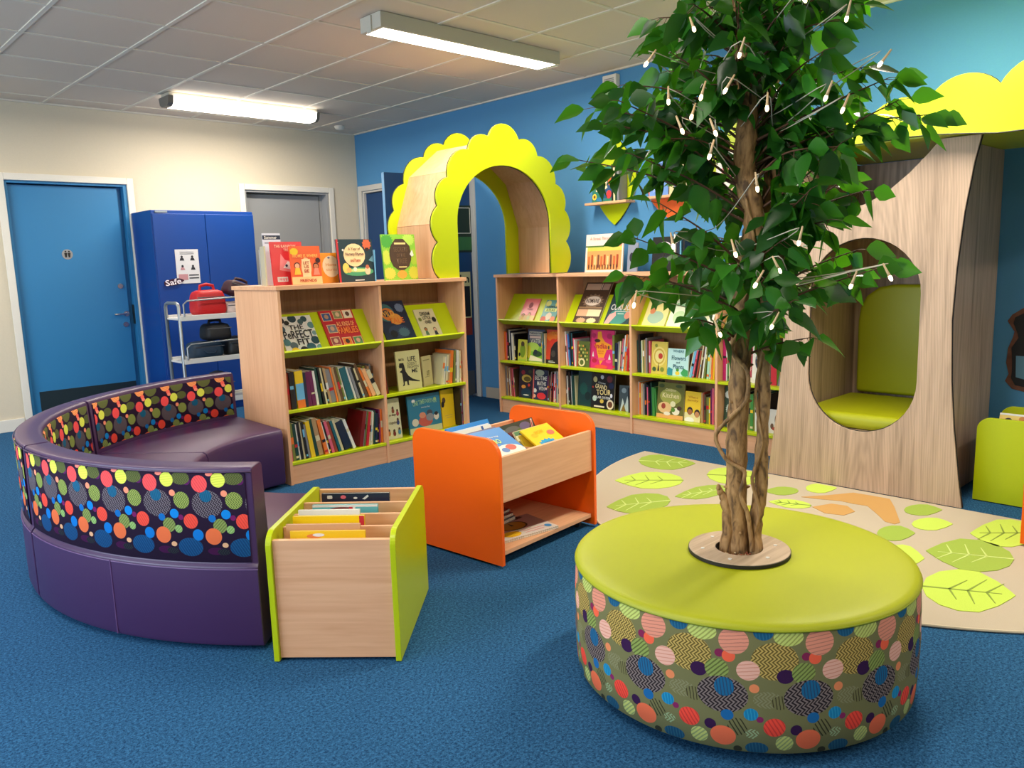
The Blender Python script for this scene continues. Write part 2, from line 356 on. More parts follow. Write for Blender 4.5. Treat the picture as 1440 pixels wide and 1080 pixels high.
def architrave(n, x0, x1, z, m=WHITEP, wd=.055):
    b = MB(); b.box((x0 - wd, Y0 - .018, 0), (x0, Y0 - .001, z + wd)); b.box((x1, Y0 - .018, 0), (x1 + wd, Y0 - .001, z + wd)); b.box((x0, Y0 - .018, z), (x1, Y0 - .001, z + wd)); return struct('trim_%d' % n, b, [m], .004)
architrave(2, *D1); architrave(3, *D2)
# door 1: blue
def back_door(n, D, m, kick, dy):
    x0, x1, z = D
    root = tag(bpy.data.objects.new('door_%d' % n, None), kind='structure'); COL.objects.link(root); root.location = ((x0 + x1) / 2, Y0, 0)
    T = Matrix.Translation((-(x0 + x1) / 2, -Y0, 0))
    def P(name, mb, ms, bv=0, sm=0): return mb.build(name, ms, root, bv, autosmooth=sm)
    b = MB(); b.T = T; b.box((x0 + .021 if n == 1 else x0 + .023, Y0 + dy, .01), (x1 - .07, Y0 + dy + .045, z - .03)); 
    P('door_leaf', b, [m], .002)
    b = MB(); b.T = T
    if n == 1: b.box((x0, Y0 + .001, 0), (x0 + .02, Y0 + .14, z)); b.box((x1 - .03, Y0 + .001, 0), (x1, Y0 + .14, z)); b.box((x0 + .02, Y0 + .001, z - .02), (x1 - .03, Y0 + .14, z)); b.box((x1 - .06, Y0 + .075, 0), (x1 - .03, Y0 + .14, z)); b.box((x0 + .02, Y0 + .09, 0), (x0 + .065, Y0 + .14, z))
    else: b.box((x0, Y0 + .001, 0), (x0 + .022, Y0 + .14, z)); b.box((x1 - .03, Y0 + .001, 0), (x1, Y0 + .14, z)); b.box((x0 + .022, Y0 + .001, z - .02), (x1 - .03, Y0 + .14, z)); b.box((x1 - .06, Y0 + .1, 0), (x1 - .03, Y0 + .14, z))
    P('door_frame', b, [m], .002)
    b = MB(); b.T = T; b.box((x0 + .08, Y0 + dy - .004, .01), (x1 - .075, Y0 + dy, kick)); P('kick_plate', b, [mat('kick_plate_dark', '#2B3A40', .35, metal=.3)])
    return root, T, Y0 + dy
r1, T1, yd = back_door(1, D1, DOORB, .29, .04)
def disc(parent, name, c, r, th, m, T=None, n=24):
    b = MB(); b.T = T or Matrix.Identity(4); b.cyl((c[0], c[1], c[2]), (c[0], c[1] - th, c[2]), r, n=n); return b.build(name, m, parent, autosmooth=40)
disc(r1, 'lock', (2.376, yd, 1.138), .022, .012, CHROME, T1); disc(r1, 'lock', (2.39, yd, .80), .022, .012, CHROME, T1)
b = MB(); b.T = T1; b.cyl((2.405, yd, .895), (2.405, yd - .008, .895), .024, n=20); b.tube([(2.405, yd, .895), (2.405, yd - .05, .895), (2.385, yd - .058, .895), (2.29, yd - .058, .893)], .009, 10); b.build('door_handle', CHROME, r1, autosmooth=40)
s = disc(r1, 'door_sign', (1.985, yd, 1.42), .042, .003, mat('sign_grey', '#9A9A9A', .4), T1)
b = MB(); b.T = T1; yy = yd - .0045
for dx in (-.013, .013):
    b.prism([(1.985 + dx + .007 * math.cos(a * PI / 5), 1.443 + .007 * math.sin(a * PI / 5)) for a in range(10)], yy, yy - .0005)
    b.prism([(1.985 + dx - .011, 1.432), (1.985 + dx - .006, 1.395), (1.985 + dx + .006, 1.395), (1.985 + dx + .011, 1.432)], yy, yy - .0005)
b.build('pictogram', BLACKP, s)
b = MB(); b.T = T1; b.box((D1[1] - .0335, Y0 + .02, .80), (D1[1] - .0302, Y0 + .07, .97)); b.build('strike_plate', mat('dark_steel', '#3A4A50', .4, metal=.6), r1)
r2, T2, yd2 = back_door(2, D2, DOORG, .25, .09)
b = MB(); b.T = T2; b.tube([(3.69, yd2, .92), (3.69, yd2 - .05, .92), (3.80, yd2 - .055, .92)], .009, 10); b.build('door_handle', CHROME, r2, autosmooth=40)
# blue wall double door: frame, closed leaf, open leaf with posters
b = MB()
y0, y1, z = D3
b.box((X0 - .02, y0 - .075, 0), (X0 + .15, y0 - .001, z + .055)); b.box((X0 - .02, y1, 0), (X0 - .001, y1 + .06, z + .055)); b.box((X0 - .02, y0 - .001, z + .001), (X0 - .001, y1, z + .055))
b.box((X0 - .001, y0, 0), (X0 + .14, y0 + .02, z)); b.box((X0 - .001, y1 - .02, 0), (X0 + .14, y1, z)); b.box((X0 - .001, y0 + .02, z - .02), (X0 + .14, y1 - .02, z))
FRM = mat('door_frame_offwhite', '#CFCBC2', .5); struct('trim_4', b, [FRM], .003)
d3 = tag(bpy.data.objects.new('door_3', None), kind='structure'); COL.objects.link(d3); d3.location = (X0, 6.9, 0)
b = MB(); b.T = Matrix.Translation((-X0, -6.9, 0)); b.box((X0 + .03, 6.47, .01), (X0 + .075, y1 - .02, z - .025)); b.build('door_leaf', DOORN, d3, .002)
b = MB(); b.T = Matrix.Translation((-X0, -6.9, 0)); b.box((X0 + .026, 6.48, .01), (X0 + .03, y1 - .03, .22)); b.build('kick_plate', mat('kick_plate_dark', '#2B3A40'), d3)
A = Vector((4.845, 5.60, 0)); Bv = Vector((4.015, 5.735, 0)); dv = (Bv - A); ang = math.atan2(dv.y, dv.x); LL = dv.length
d4 = tag(bpy.data.objects.new('door_4', None), kind='structure'); COL.objects.link(d4); d4.location = A; d4.rotation_euler = (0, 0, ang)
b = MB(); b.box((0, -.022, .01), (LL, .022, z - .005)); b.build('door_leaf', DOORN, d4, .002)
b = MB(); b.box((LL, -.0225, .01), (LL + .003, .0225, z - .005)); b.build('edge_strip', mat('edge_pale_blue', '#6FA0C8', .4), d4)
b = MB(); b.box((.02, .022, .02), (LL - .02, .026, .25)); b.build('kick_plate', mat('kick_plate_grey', '#5A6064', .4, metal=.4), d4)
b = MB(); b.box((.0, .023, -.0), (.05, .03, .03)); b.build('floor_closer', CHROME, d4)
# posters on the open leaf: facing the camera (-y side of the world = +y local of the leaf)
def on_leaf(x, zc, w, h, name, label, cat):
    """poster centred at local x, z on the camera side of the open leaf; its own frame faces -y"""
    o = empty(name, A + Vector((math.cos(ang), math.sin(ang), 0)) * x + Vector((math.sin(-ang) * -1, 0, 0)) * 0, ang + PI, label, cat)
    nrm = Vector((-math.sin(ang), math.cos(ang), 0)); o.location = o.location + nrm * .0235; o.location.z = zc - h / 2
    b = MB(); b.box((-w / 2, -.0012, 0), (w / 2, 0, h)); return o, b
o, b = on_leaf(.135, .875, .22, .58, 'poster', 'poster headed calm with a dark picture and red foot, lower on the open door', 'poster')
b.build('sheet', mat('poster_cream', '#D8CF96', .6), o)
b = MB(); b.box((-.1, -.002, .17), (.1, -.0012, .45)); b.build('picture', mat('poster_black', '#15110F', .5), o)
b = MB(); b.box((-.11, -.002, .0), (.11, -.0012, .16)); b.build('foot_band', mat('poster_red', '#8E2A1C', .6), o)
b = MB(); b.prism([(-.03 + .05 * math.cos(a * PI / 6), .3 + .09 * math.sin(a * PI / 6)) for a in range(12)], -.0028, -.002); b.build('figure', mat('poster_skin', '#6B4A34', .6), o)
text(o, 'calm', (-.095, .48, .095, .555), BLACKP, -.0022, .02)
o, b = on_leaf(.09, 1.55, .2, .42, 'poster', 'dark green poster with thin white outline, higher on the open door', 'poster')
b.build('sheet', mat('poster_dkgreen', '#10281C', .6), o)
b = MB()
for q in (((-.085, .17), (-.08, .4)), ((.08, .17), (.085, .4)), ((-.08, .395), (.08, .4)), ((-.08, .17), (.08, .175))): b.box((q[0][0], -.0022, q[0][1]), (q[1][0], -.0012, q[1][1]))
b.build('outline', WHITEP, o)
b = MB(); b.box((-.09, -.0022, .02), (.09, -.0012, .14)); b.build('foot_band', mat('poster_green', '#2F6A38', .6), o)
o, b = on_leaf(LL - .06, 1.225, .1, .13, 'notice', 'small white notice near the free edge of the open door', 'notice')
b.build('sheet', mat('notice_white', '#D8DCE4', .6), o)
b = MB(); b.box((-.05, -.0022, .09), (.05, -.0012, .13)); b.build('header', DOORN, o)
b = MB()
for k in range(3): b.box((-.03, -.0022, .02 + k * .02), (.02, -.0012, .026 + k * .02))
b.build('printed_lines', BLACKP, o)

# ------------------------------------------------------------ ceiling lamps
def lamp(x, y, kind, label, L=1.45):
    t = empty('ceiling_light', (x, y, ZC), 0, label, 'ceiling light', 'fluorescent batten lights on the ceiling')
    if kind == 0:
        b = MB(); b.box((0, 0, -.085), (L, .2, -.002)); b.build('housing', mat('lamp_housing', '#C9C4B4', .5), t, .004)
        b = MB(); b.box((.03, .018, -.0865), (L - .03, .182, -.085)); b.build('louvre', TUBE, t)
        b = MB(); b.box((-.01, .08, -.1), (0, .12, -.01)); b.box((L, .02, -.09), (L + .006, .18, -.01)); b.build('end_cap', mat('lamp_housing', ''), t)
    else:
        b = MB(); b.box((0, .02, -.03), (L, .18, -.002)); b.build('housing', mat('lamp_housing', ''), t, .003)
        pr = [(.0, -.03), (.015, -.085), (.05, -.105), (.15, -.105), (.185, -.085), (.2, -.03)]
        b = MB(); b.prism(pr, .03, L - .02, 'YZ'); b.build('diffuser', TUBE, t)
        for a, c in ((-.012, .03), (L - .02, L + .01)):
            b = MB(); b.prism([(p[0], p[1]) for p in pr], a, c, 'YZ'); b.build('end_cap', mat('lamp_end_grey', '#77726A', .5), t)
    area('lamp_glow', (x + L / 2, y + .1, ZC - (.09 if kind == 0 else .109)), L - .08, .16, LAMP_W.get((x, y), 17), LAMP_COL)
    return t
lamp(2.55, 6.42, 1, 'bright ceiling light with glowing diffuser above the white wall side', 1.30)
lamp(2.70, 3.80, 0, 'ceiling light with grey housing and glowing louvre nearest the camera')
for (x, y), l in zip(LAMPS[1:], ('to the left of the louvred one', 'to the left of the glowing diffuser one', 'above the round ottoman', 'above the sofa side of the camera', 'behind the camera on the right', 'behind the camera on the left')): lamp(x, y, 0, 'ceiling light outside the picture, ' + l)

# smoke detector in the far corner, wall sounder
t = empty('smoke_detector', (4.45, 7.05, ZC - .004), 0, 'small white round detector on the ceiling near the wall corner', 'smoke detector')
b = MB(); b.lathe([(0.001, 0), (.05, 0), (.05, -.015), (.035, -.035), (.001, -.038)], 24); b.build('body', WHITEP, t, autosmooth=50)
t = empty('alarm_sounder', (X0, 3.92, 2.46), -PI / 2, 'small white square alarm box high on the blue wall', 'alarm')
b = MB(); b.box((-.065, -.05, 0), (.065, -.001, .13)); b.build('body', WHITEP, t, .006)
b = MB()
for k in range(7): b.box((-.045, -.052, .025 + k * .012), (.045, -.05, .031 + k * .012))
b.build('grille', GREYP, t)

# ============================================================ STEEL CUPBOARD, TROLLEY
t = empty('steel_cupboard', (2.96, 6.93, 0), 0, 'tall blue steel two-door cupboard against the white wall', 'cupboard')
b = MB(); b.box((-.45, .02, 0), (.45, .48, 1.765)); b.build('body', STEELB, t, .004)
b = MB(); b.box((-.445, 0, .06), (-.002, .02, 1.735)); l = b.build('door', STEELB, t, .003)
b = MB(); b.box((.002, 0, .06), (.445, .02, 1.735)); r = b.build('door', STEELB, t, .003)
b = MB(); b.box((.03, -.02, .85), (.05, 0, 1.0)); b.build('handle', BLACKP, r, .003)
b = MB(); b.box((-.42, -.0015, 1.742), (-.32, .0195, 1.758)); b.build('maker_plate', mat('plate_silver', '#8E98A4', .4), t)
po = empty('notice', (2.77, 6.927, 1.145), 0, 'white notice with four small portraits taped to the blue cupboard', 'notice')
b = MB(); b.box((-.1, -.001, 0), (.1, 0, .29)); b.build('sheet', mat('notice_paper', '#DAD9DC', .6), po)
b = MB()
for cx in (-.045, .045):
    for cz in (.125, .205):
        b.prism([(cx + .010 * math.cos(a * PI / 5), cz + .022 + .011 * math.sin(a * PI / 5)) for a in range(10)], -.002, -.001)
        b.prism([(cx - .02, cz - .01), (cx + .02, cz - .01), (cx + .012, cz + .012), (cx - .012, cz + .012)], -.002, -.001, mi=1 if (cx < 0 and cz < .15) else 0)
b.build('portraits', [mat('ink_dark', '#2A2A33', .6), mat('ink_rose', '#C08A90', .6)], po)
b = MB(); b.box((-.085, -.002, .03), (-.005, -.001, .08)); b.build('pink_box', mat('ink_rose', ''), po)
b = MB()
for z in (.04, .065): b.box((.005, -.002, z), (.09, -.001, z + .01))
for z in (.265, .25): b.box((-.06, -.002, z), (.06, -.001, z + .004))
b.build('printed_lines', mat('ink_dark', ''), po)
sa = empty('sticker', (2.635, 6.921, 1.125), 0, 'dark plum sticker reading Safe beside the cupboard notice', 'sticker')
plate('backing', [[(.085 * math.cos(a) * (1 + .08 * math.cos(5 * a)), .028 * math.sin(a) + .036 + .012 * math.cos(a)) for a in [k * PI / 12 for k in range(24)]]], .001, XZ(-.001), [mat('plum_dark', '#3A0A2A', .5)], sa)
text(sa, 'Safe', (-.07, .012, .065, .062), mat('sticker_white', '#F4E8F0', .5), -.003, .015, 'lettering', .14)

t = empty('metal_trolley', (2.66, 6.20, 0), 0, 'grey metal trolley holding lunch bags in front of the blue cupboard', 'trolley')
AL = mat('trolley_metal', '#9AA0A4', .35, metal=.7); TW = mat('trolley_white', '#D6D6D2', .45)
for sx in (-.33, .33):
    for sy in (-.13, .13):
        b = MB(); b.tube([(sx, sy, .07), (sx, sy, .98), (sx, sy * .9, 1.0), (sx, sy * .6, 1.01)], .013, 10); b.cyl((sx, sy - .012, .04), (sx, sy + .012, .04), .038, n=16); b.build('leg', AL, t, autosmooth=50)
    b = MB(); b.tube([(sx, -.08, 1.01), (sx, .08, 1.01)], .013, 10); b.build('push_handle', AL, t, autosmooth=50)
for z in (.22, .55, .88):
    b = MB(); b.box((-.33, -.14, z), (.33, .14, z + .015)); b.box((-.33, -.146, z - .005), (.33, -.13, z + .035)); b.box((-.33, .13, z - .005), (.33, .146, z + .035)); b.build('shelf', TW, t, .003)
for z in (.58, .91):
    b = MB(); b.tube([(-.30, -.15, z), (-.30, -.15, z + .09), (-.27, -.15, z + .115), (.27, -.15, z + .13), (.30, -.15, z + .09), (.30, -.15, z)], .007, 8); b.build('guard_rail', AL, t, autosmooth=50)
RB = mat('red_bag', '#C01018', .55, bump=.3, bscale=90); DKB = mat('dark_bag', '#17181C', .6, bump=.3, bscale=80); NVB = mat('navy_bag', '#123048', .6, bump=.3, bscale=80)
def bag(name, c, sx, sy, sz, m, label, group=None, strap=None, ry=0, lean=0, grip=True):
    """soft rounded lunch bag with a handle"""
    o = empty(name, c, 0, label, 'bag', group)
    bm = bmesh.new(); bmesh.ops.create_cube(bm, size=1.0)
    bmesh.ops.subdivide_edges(bm, edges=bm.edges[:], cuts=5, use_grid_fill=True)
    rnd = random.Random(int(c[0] * 1000))
    for v in bm.verts:
        p = v.co; q = Vector((abs(p.x) * 2, abs(p.y) * 2, abs(p.z) * 2)); k = (q.x ** 5 + q.y ** 5 + q.z ** 5) ** .2
        p /= max(k, .01) ; v.co = Vector((p.x * sx * (1 - .12 * (p.z + .5)), p.y * sy * (1 - .1 * (p.z + .5)), (p.z + .5) * sz + rnd.uniform(-.003, .003)))
    me = bpy.data.meshes.new(name); bm.to_mesh(me); bm.free()
    T = Matrix.Rotation(lean, 4, 'Y'); me.transform(T)
    zmin = min(v.co.z for v in me.vertices); me.transform(Matrix.Translation((0, 0, -zmin)))
    link('bag_body', me, o, [m], smooth=True)
    b = MB(); b.T = Matrix.Translation((0, 0, -zmin)) @ T; b.tube([(-sx * .22, 0, sz * .97), (-sx * .2, 0, sz * 1.16), (0, 0, sz * 1.22), (sx * .2, 0, sz * 1.16), (sx * .22, 0, sz * .97)] if grip else [(-sx * .2, -sy * .47, sz * .5), (-sx * .1, -sy * .52, sz * .35), (sx * .1, -sy * .52, sz * .35), (sx * .2, -sy * .47, sz * .5)], .012 if grip else .006, 8); b.build('handle', strap or m, o, autosmooth=50)
    b = MB(); b.T = Matrix.Translation((0, 0, -zmin)) @ T; b.tube([(-sx * .44, -sy * .455, sz * .72), (sx * .44, -sy * .455, sz * .72)], .004, 6); b.build('zip', mat('zip_grey', '#5A5A5E', .5), o)
    return o
bag('lunch_bag', (2.610, 6.20, 0.896), .26, .2, .2, RB, 'red lunch bag on the left of the trolley top')
bag('lunch_bag', (2.820, 6.20, 0.896), .2, .22, .10, mat('cream_bag', '#CDB9B0', .6), 'pale flat lunch bag under the patterned black one on the trolley top', grip=False)
bag('lunch_bag', (2.850, 6.20, 1.000), .24, .2, .12, mat('pattern_bag', '#3A1A22', .6), 'black and rose lunch bag lying on top of others, right end of trolley', lean=.35)
bag('lunch_bag', (2.550, 6.20, 0.566), .26, .25, .13, NVB, 'navy lunch bag at the left end of the middle trolley shelf', grip=False)
bag('lunch_bag', (2.650, 6.20, 0.700), .22, .2, .13, DKB, 'black and green lunch bag on top of the navy one, middle trolley shelf')
bag('lunch_bag', (2.810, 6.20, 0.566), .22, .25, .15, DKB, 'black lunch bag at the right end of the middle trolley shelf', grip=False)
bag('lunch_bag', (2.630, 6.20, 0.236), .24, .2, .17, mat('grey_bag', '#4A4A55', .6), 'grey lunch bag on the lowest trolley shelf')

# ============================================================ BOOKCASES
def bookcase(name, label, n, bw, depth, H, loc, rz, backdepth, mats=None):
    """open bookcase; local x along the front, front on y=0, back towards +y; n bays of width bw"""
    W = n * bw; t = empty(name, loc, rz, label, 'bookcase')
    top, vert, hor = BEECH['X'], BEECH['Z'], BEECH['X']
    b = MB(); b.box((-.012, -.012, H - .024), (W + .012, depth + .012, H)); b.build('top_board', top, t, .002)
    for i in range(n + 1):
        x = i * bw; x0 = x if i == 0 else x - .009 - (.009 if i == n else 0)
        b = MB(); b.box((x0, 0, 0), (x0 + .018, depth, H - .024)); b.build('side_panel' if i in (0, n) else 'divider', vert, t, .0012)
    xa = lambda i: i * bw + (.018 if i == 0 else .009); xb = lambda i: (i + 1) * bw - (.018 if i == n - 1 else .009)
    for i in range(n):
        a, c = xa(i), xb(i)
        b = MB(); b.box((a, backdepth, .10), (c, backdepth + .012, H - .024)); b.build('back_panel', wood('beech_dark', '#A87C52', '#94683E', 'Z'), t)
        b = MB(); b.box((a, .012, 0), (c, .03, .112)); b.build('plinth', hor, t, .001)
        for z in (.114, .419):
            b = MB(); b.box((a, .004, z), (c, backdepth, z + .018)); b.build('shelf', LIME, t, .002)
        # sloping display shelf with a lip
        sl = math.radians(58); y0, z0 = .050, .750
        b = MB(); T = Matrix.Translation((0, y0, z0)) @ Matrix.Rotation(sl, 4, 'X'); Ls = .268
        b.box((a, 0, -.012), (c, Ls, 0), 0, T); b.build('display_shelf', LIME, t, .001)
        b = MB(); b.box((a, -.012, -.012), (c, 0, .060), 0, T); b.build('lip', LIME, t, .002)
    return t
MBC = (2.13, 4.12); BBC = (4.44, 4.83)
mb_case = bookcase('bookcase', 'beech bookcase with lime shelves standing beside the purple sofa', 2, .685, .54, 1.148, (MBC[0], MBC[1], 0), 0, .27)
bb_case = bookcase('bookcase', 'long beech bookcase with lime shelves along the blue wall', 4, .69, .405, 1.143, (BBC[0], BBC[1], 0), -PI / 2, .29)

# ============================================================ SCALLOPED ARCH
def arc_pts(p, q, bulge, n=9):
    """points from p to q along an arc bulging to the left of p->q"""
    p, q = Vector(p), Vector(q); d = q - p; L = d.length; nrm = Vector((-d.y, d.x)) / L; h = bulge * L
    R = (L * L / 4 + h * h) / (2 * h); c = (p + q) / 2 + nrm * (h - R)
    a0 = math.atan2(p.y - c.y, p.x - c.x); a1 = math.atan2(q.y - c.y, q.x - c.x)
    while a1 > a0: a1 -= 2 * PI
    return [(c.x + R * math.cos(a0 + (a1 - a0) * k / n), c.y + R * math.sin(a0 + (a1 - a0) * k / n)) for k in range(n)]
nt_ = [(-.62, 0.0), (-.618, .235), (-.61, .468), (-.515, .655), (-.33, .845), (-.145, .942), (.145, .942), (.33, .845), (.515, .655), (.61, .468), (.618, .235), (.62, 0.0)]
outl = []
for k in range(len(nt_) - 1):
    bl = .34 if k == 5 else (.24 if 1 <= k <= 9 else .22)
    outl += arc_pts(nt_[k], nt_[k + 1], bl)
outl.append(nt_[-1])
inn = [(.452, 0), (.452, .36)] + [(.452 * math.cos(a), .36 + .40 * math.sin(a)) for a in [PI * k / 28 for k in range(1, 28)]] + [(-.452, .36), (-.452, 0)]
ARO = outl + inn
arch = empty('arch', (3.93, 4.14, 1.149), 0, 'lime scalloped arch with beech tunnel bridging the two bookcases', 'arch')
T0 = lambda y: Matrix(((1, 0, 0, 0), (0, 0, 1, y), (0, 1, 0, 0), (0, 0, 0, 1)))
plate('front_panel', [ARO], .018, T0(.009), [LIME], arch); plate('back_panel', [ARO], .018, T0(.489), [LIME], arch)
def edge(y):
    b = MB(); b.tube([(p[0], y, p[1]) for p in outl], .0035, 6); return b.build('edge_band', BLACKE, arch)
edge(.017); edge(.497)
b = MB(); b.tube([(p[0], .019, p[1]) for p in inn], .0035, 6); b.build('edge_band', BLACKE, arch)
poly = [(-.60, 0.0), (-.60, .355), (-.475, .70), (-.21, .90), (.21, .90), (.475, .70), (.60, .355), (.60, 0.0)]
for k in range(7):
    p, q = Vector(poly[k]), Vector(poly[k + 1]); d = (q - p).normalized(); n_ = Vector((d.y, -d.x)) * .018
    p2, q2 = p + d * .0015, q - d * .0015
    b = MB(); b.prism([(p2.x, p2.y), (q2.x, q2.y), (q2.x + n_.x, q2.y + n_.y), (p2.x + n_.x, p2.y + n_.y)], .0185, .4795, 'XZ')
    b.build(['side_board', 'slant_board', 'roof_board', 'roof_board', 'roof_board', 'slant_board', 'side_board'][k], wood('beech_pale', '#E9B98A', '#DCA878', 'Z', 1.0), arch)

# ============================================================ READING NOOK
nook = empty('reading_nook', (4.05, 1.68, 0), 0, 'grey oak tree-trunk reading nook with oval opening and lime cushions', 'reading nook')
TN = Matrix.Translation((-4.05, -1.68, 0))
rt = [(1.177, .012), (1.20, .15), (1.232, .40), (1.252, .62), (1.264, .907), (1.255, 1.15), (1.235, 1.40), (1.205, 1.62), (1.180, 1.738)]
lf = [(3.36 - y, z) for y, z in rt]; lf[0] = (2.177, .012)
topc = [(1.349, 1.738), (1.40, 1.68), (1.48, 1.60), (1.58, 1.52), (1.68, 1.47), (1.76, 1.453), (1.83, 1.453), (1.90, 1.48), (1.97, 1.54), (2.03, 1.62), (2.07, 1.70), (2.09, 1.738)]
outer = rt + topc + lf[::-1]
cy, rw, zc0, zc1 = 1.681, .277, .60, 1.03
hole = [(cy + rw * math.cos(a), zc1 + .275 * math.sin(a)) for a in [PI * k / 20 for k in range(21)]] + [(cy + rw * math.cos(a), zc0 + .282 * math.sin(a)) for a in [PI + PI * k / 20 for k in range(21)]]
plate('front_panel', [outer, hole], .018, TN @ YZ(4.059), [OAK], nook)
b = MB(); b.T = TN; b.tube([(4.064, p[0], p[1]) for p in rt], .0045, 6); b.tube([(4.0665, p[0], p[1]) for p in hole + hole[:1]], .004, 6); b.build('edge_band', BLACKE, nook)
b = MB(); b.T = TN; b.box((4.069, 1.302, 0), (4.857, 1.32, 1.74)); b.build('side_panel', OAK, nook, .001)
b = MB(); b.T = TN; b.box((4.069, 2.05, 0), (4.857, 2.068, 1.74)); b.build('side_panel', OAK, nook, .001)
b = MB(); b.T = TN; b.box((4.84, 1.32, 0), (4.857, 2.05, 1.74)); b.build('back_panel', OAK, nook)
b = MB(); b.T = TN; b.box((4.0695, 1.321, 1.405), (4.839, 2.049, 1.423)); b.build('added_shade_board', OAK, nook)  # unseen board, added to darken the seat space below
b = MB(); b.T = TN; b.box((4.0695, 1.321, .30), (4.839, 2.049, .318)); b.build('seat_board', OAK, nook)
def cushion(name, a, c, parent, m, r=.035):
    b = MB(); b.box(a, c); return b.build(name, m, parent, r, autosmooth=None, seg=5)
b = MB(); b.T = TN; b.box((4.09, 1.335, .3185), (4.76, 2.035, .40)); o = b.build('seat_cushion', LIMEV, nook, .03, smooth=True, seg=5)
bc = []
for a in [PI * k / 12 for k in range(13)]: bc.append((1.66 + .32 * math.cos(a) * (1 if a else 1), .86 + .20 * math.sin(a) ** .7 if a not in (0, PI) else .86))
bc = [(1.34, .405), (1.34, .86), (1.355, .94), (1.40, 1.0), (1.47, 1.035), (1.55, 1.045), (1.80, 1.045), (1.88, 1.03), (1.95, .98), (1.985, .91), (1.995, .83), (1.995, .405)]
b = MB(); b.T = TN @ Matrix.Translation((4.75, 0, 0)); b.prism(bc, 0, .085, 'YZ'); o = b.build('back_cushion', LIMEV, nook, .022, smooth=True, seg=4)

can = empty('canopy', (3.95, 1.0, 1.745), 0, 'lime cloud-shaped leaf canopy above the reading nook', 'canopy')
TC = Matrix.Translation((-3.95, -1.0, -1.745))
nn = [(1.865, 1.762), (1.78, 1.80), (1.56, 1.86), (1.378, 1.901), (1.09, 1.925), (.80, 1.93), (.50, 1.91), (.25, 1.85), (.10, 1.75)]
co = (arc_pts((.18, 1.755), (.48, 1.90), .3, 8) + arc_pts((.48, 1.90), (.78, 1.93), .34, 10) + arc_pts((.78, 1.93), (1.09, 1.925), .30, 12) + arc_pts((1.09, 1.925), (1.378, 1.90), .27, 12) + arc_pts((1.378, 1.90), (1.66, 1.83), .22, 8) + arc_pts((1.66, 1.83), (1.865, 1.757), .28, 8) + [(1.865, 1.755)])[::-1]
bot = [(.18, 1.73), (.5, 1.715), (.8, 1.722), (1.0, 1.722), (1.09, 1.722), (1.2, 1.735), (1.33, 1.748), (1.45, 1.752), (1.6, 1.748), (1.75, 1.748)]
def ycoord(l): return [(p[0], p[1]) for p in l]
plate('fascia', [co + bot], .018, TC @ YZ(3.959), [LIME], can)
b = MB(); b.T = TC; b.tube([(3.967, p[0], p[1]) for p in co], .0035, 6); b.tube([(3.95, p[0], p[1]) for p in bot], .003, 6); b.build('edge_band', BLACKE, can)
b = MB(); b.T = TC; b.prism([(3.969, .18), (4.86, .18), (4.86, 2.06), (4.22, 2.06), (3.969, 1.85)], 1.744, 1.762, 'XY'); b.build('soffit_board', LIME, can)  # far end added past the fascia to keep light out of the nook
b = MB(); b.T = TC; b.box((3.969, .18, 1.763), (4.86, .198, 1.85)); b.build('end_board', LIME, can)

# made-up green glow strip and lamp, added to tint the wall above the canopy
b = MB(); b.T = TC; b.box((4.38, .35, 1.7625), (4.42, 1.6, 1.774)); b.build('added_glow_strip', mat('added_glow_green', (.78, 1.0, .3), .4, emit=1.5), can)
area('added_green_fill', (4.4, .95, 1.78), 0.5, 1.3, 2.2, (.78, 1.0, .10), (PI, 0, 0))
# wall leaf shelves
def leaf_out(w, h, n=16):
    L_ = [];
    for k in range(n + 1):
        t = k / n; L_.append((w * math.sin(PI * t) ** .8 * (1 + .12 * math.sin(PI * t)), h * t))
    return L_ + [(-x, z) for x, z in L_[-2:0:-1]]
def leaf_shelf(y, z0, h, w, m, label):
    t = empty('leaf_shelf', (X0 - .001, y, z0), -PI / 2, label, 'wall shelf', 'leaf-shaped shelves on the blue wall')
    plate('leaf_board', [leaf_out(w, h)], .016, XZ(-.009), [m], t)
    b = MB(); b.tube([(p[0], -.003, p[1]) for p in leaf_out(w, h)] + [(0, -.003, 0)], .003, 6); b.build('edge_band', BLACKE, t)
    b = MB(); b.box((-.20, -.13, .155), (.20, -.0175, .173)); b.build('ledge', BEECH['X'], t, .002)
    return t
leaf_shelf(3.91, 1.495, .66, .185, LIME, 'lime leaf-shaped wall shelf holding a nature story book')
leaf_shelf(3.38, 1.50, .46, .19, mat('leaf_orange', '#F26A26', .4), 'orange leaf-shaped wall shelf half hidden by the tree')
leaf_shelf(2.86, 1.50, .66, .185, LIME, 'lime leaf-shaped wall shelf behind the tree trunk')
# torn-hole mural sticker
mu = empty('wall_sticker', (X0 - .0005, .95, 0), -PI / 2, 'torn-hole wall sticker with dark night scene at the right edge', 'wall sticker')
ho = [(-.27, .88), (-.29, .845), (-.255, .79), (-.26, .76), (-.28, .70), (-.285, .62), (-.27, .56), (-.285, .52), (-.25, .48), (-.15, .46), (0, .44), (.18, .47), (.27, .6), (.3, .8), (.2, .97), (.05, 1.0), (-.08, .95), (-.2, .93)]
plate('torn_edge', [ho], .0016, XZ(-.0012), [mat('torn_brown', '#6E4638', .7, var=.5, bscale=30)], mu)
hi = [(x * .93 + (.008 if i % 2 else -.004), (z - .72) * .91 + .72) for i, (x, z) in enumerate(ho)]
plate('night_scene', [hi], .001, XZ(-.003), [mat('mural_dark', '#16181E', .6)], mu)
plate('sea', [[(-.235, .545), (0, .49), (.2, .52), (.24, .66), (-.24, .66)]], .001, XZ(-.0045), [mat('mural_blue', '#5F8CA8', .6)], mu)
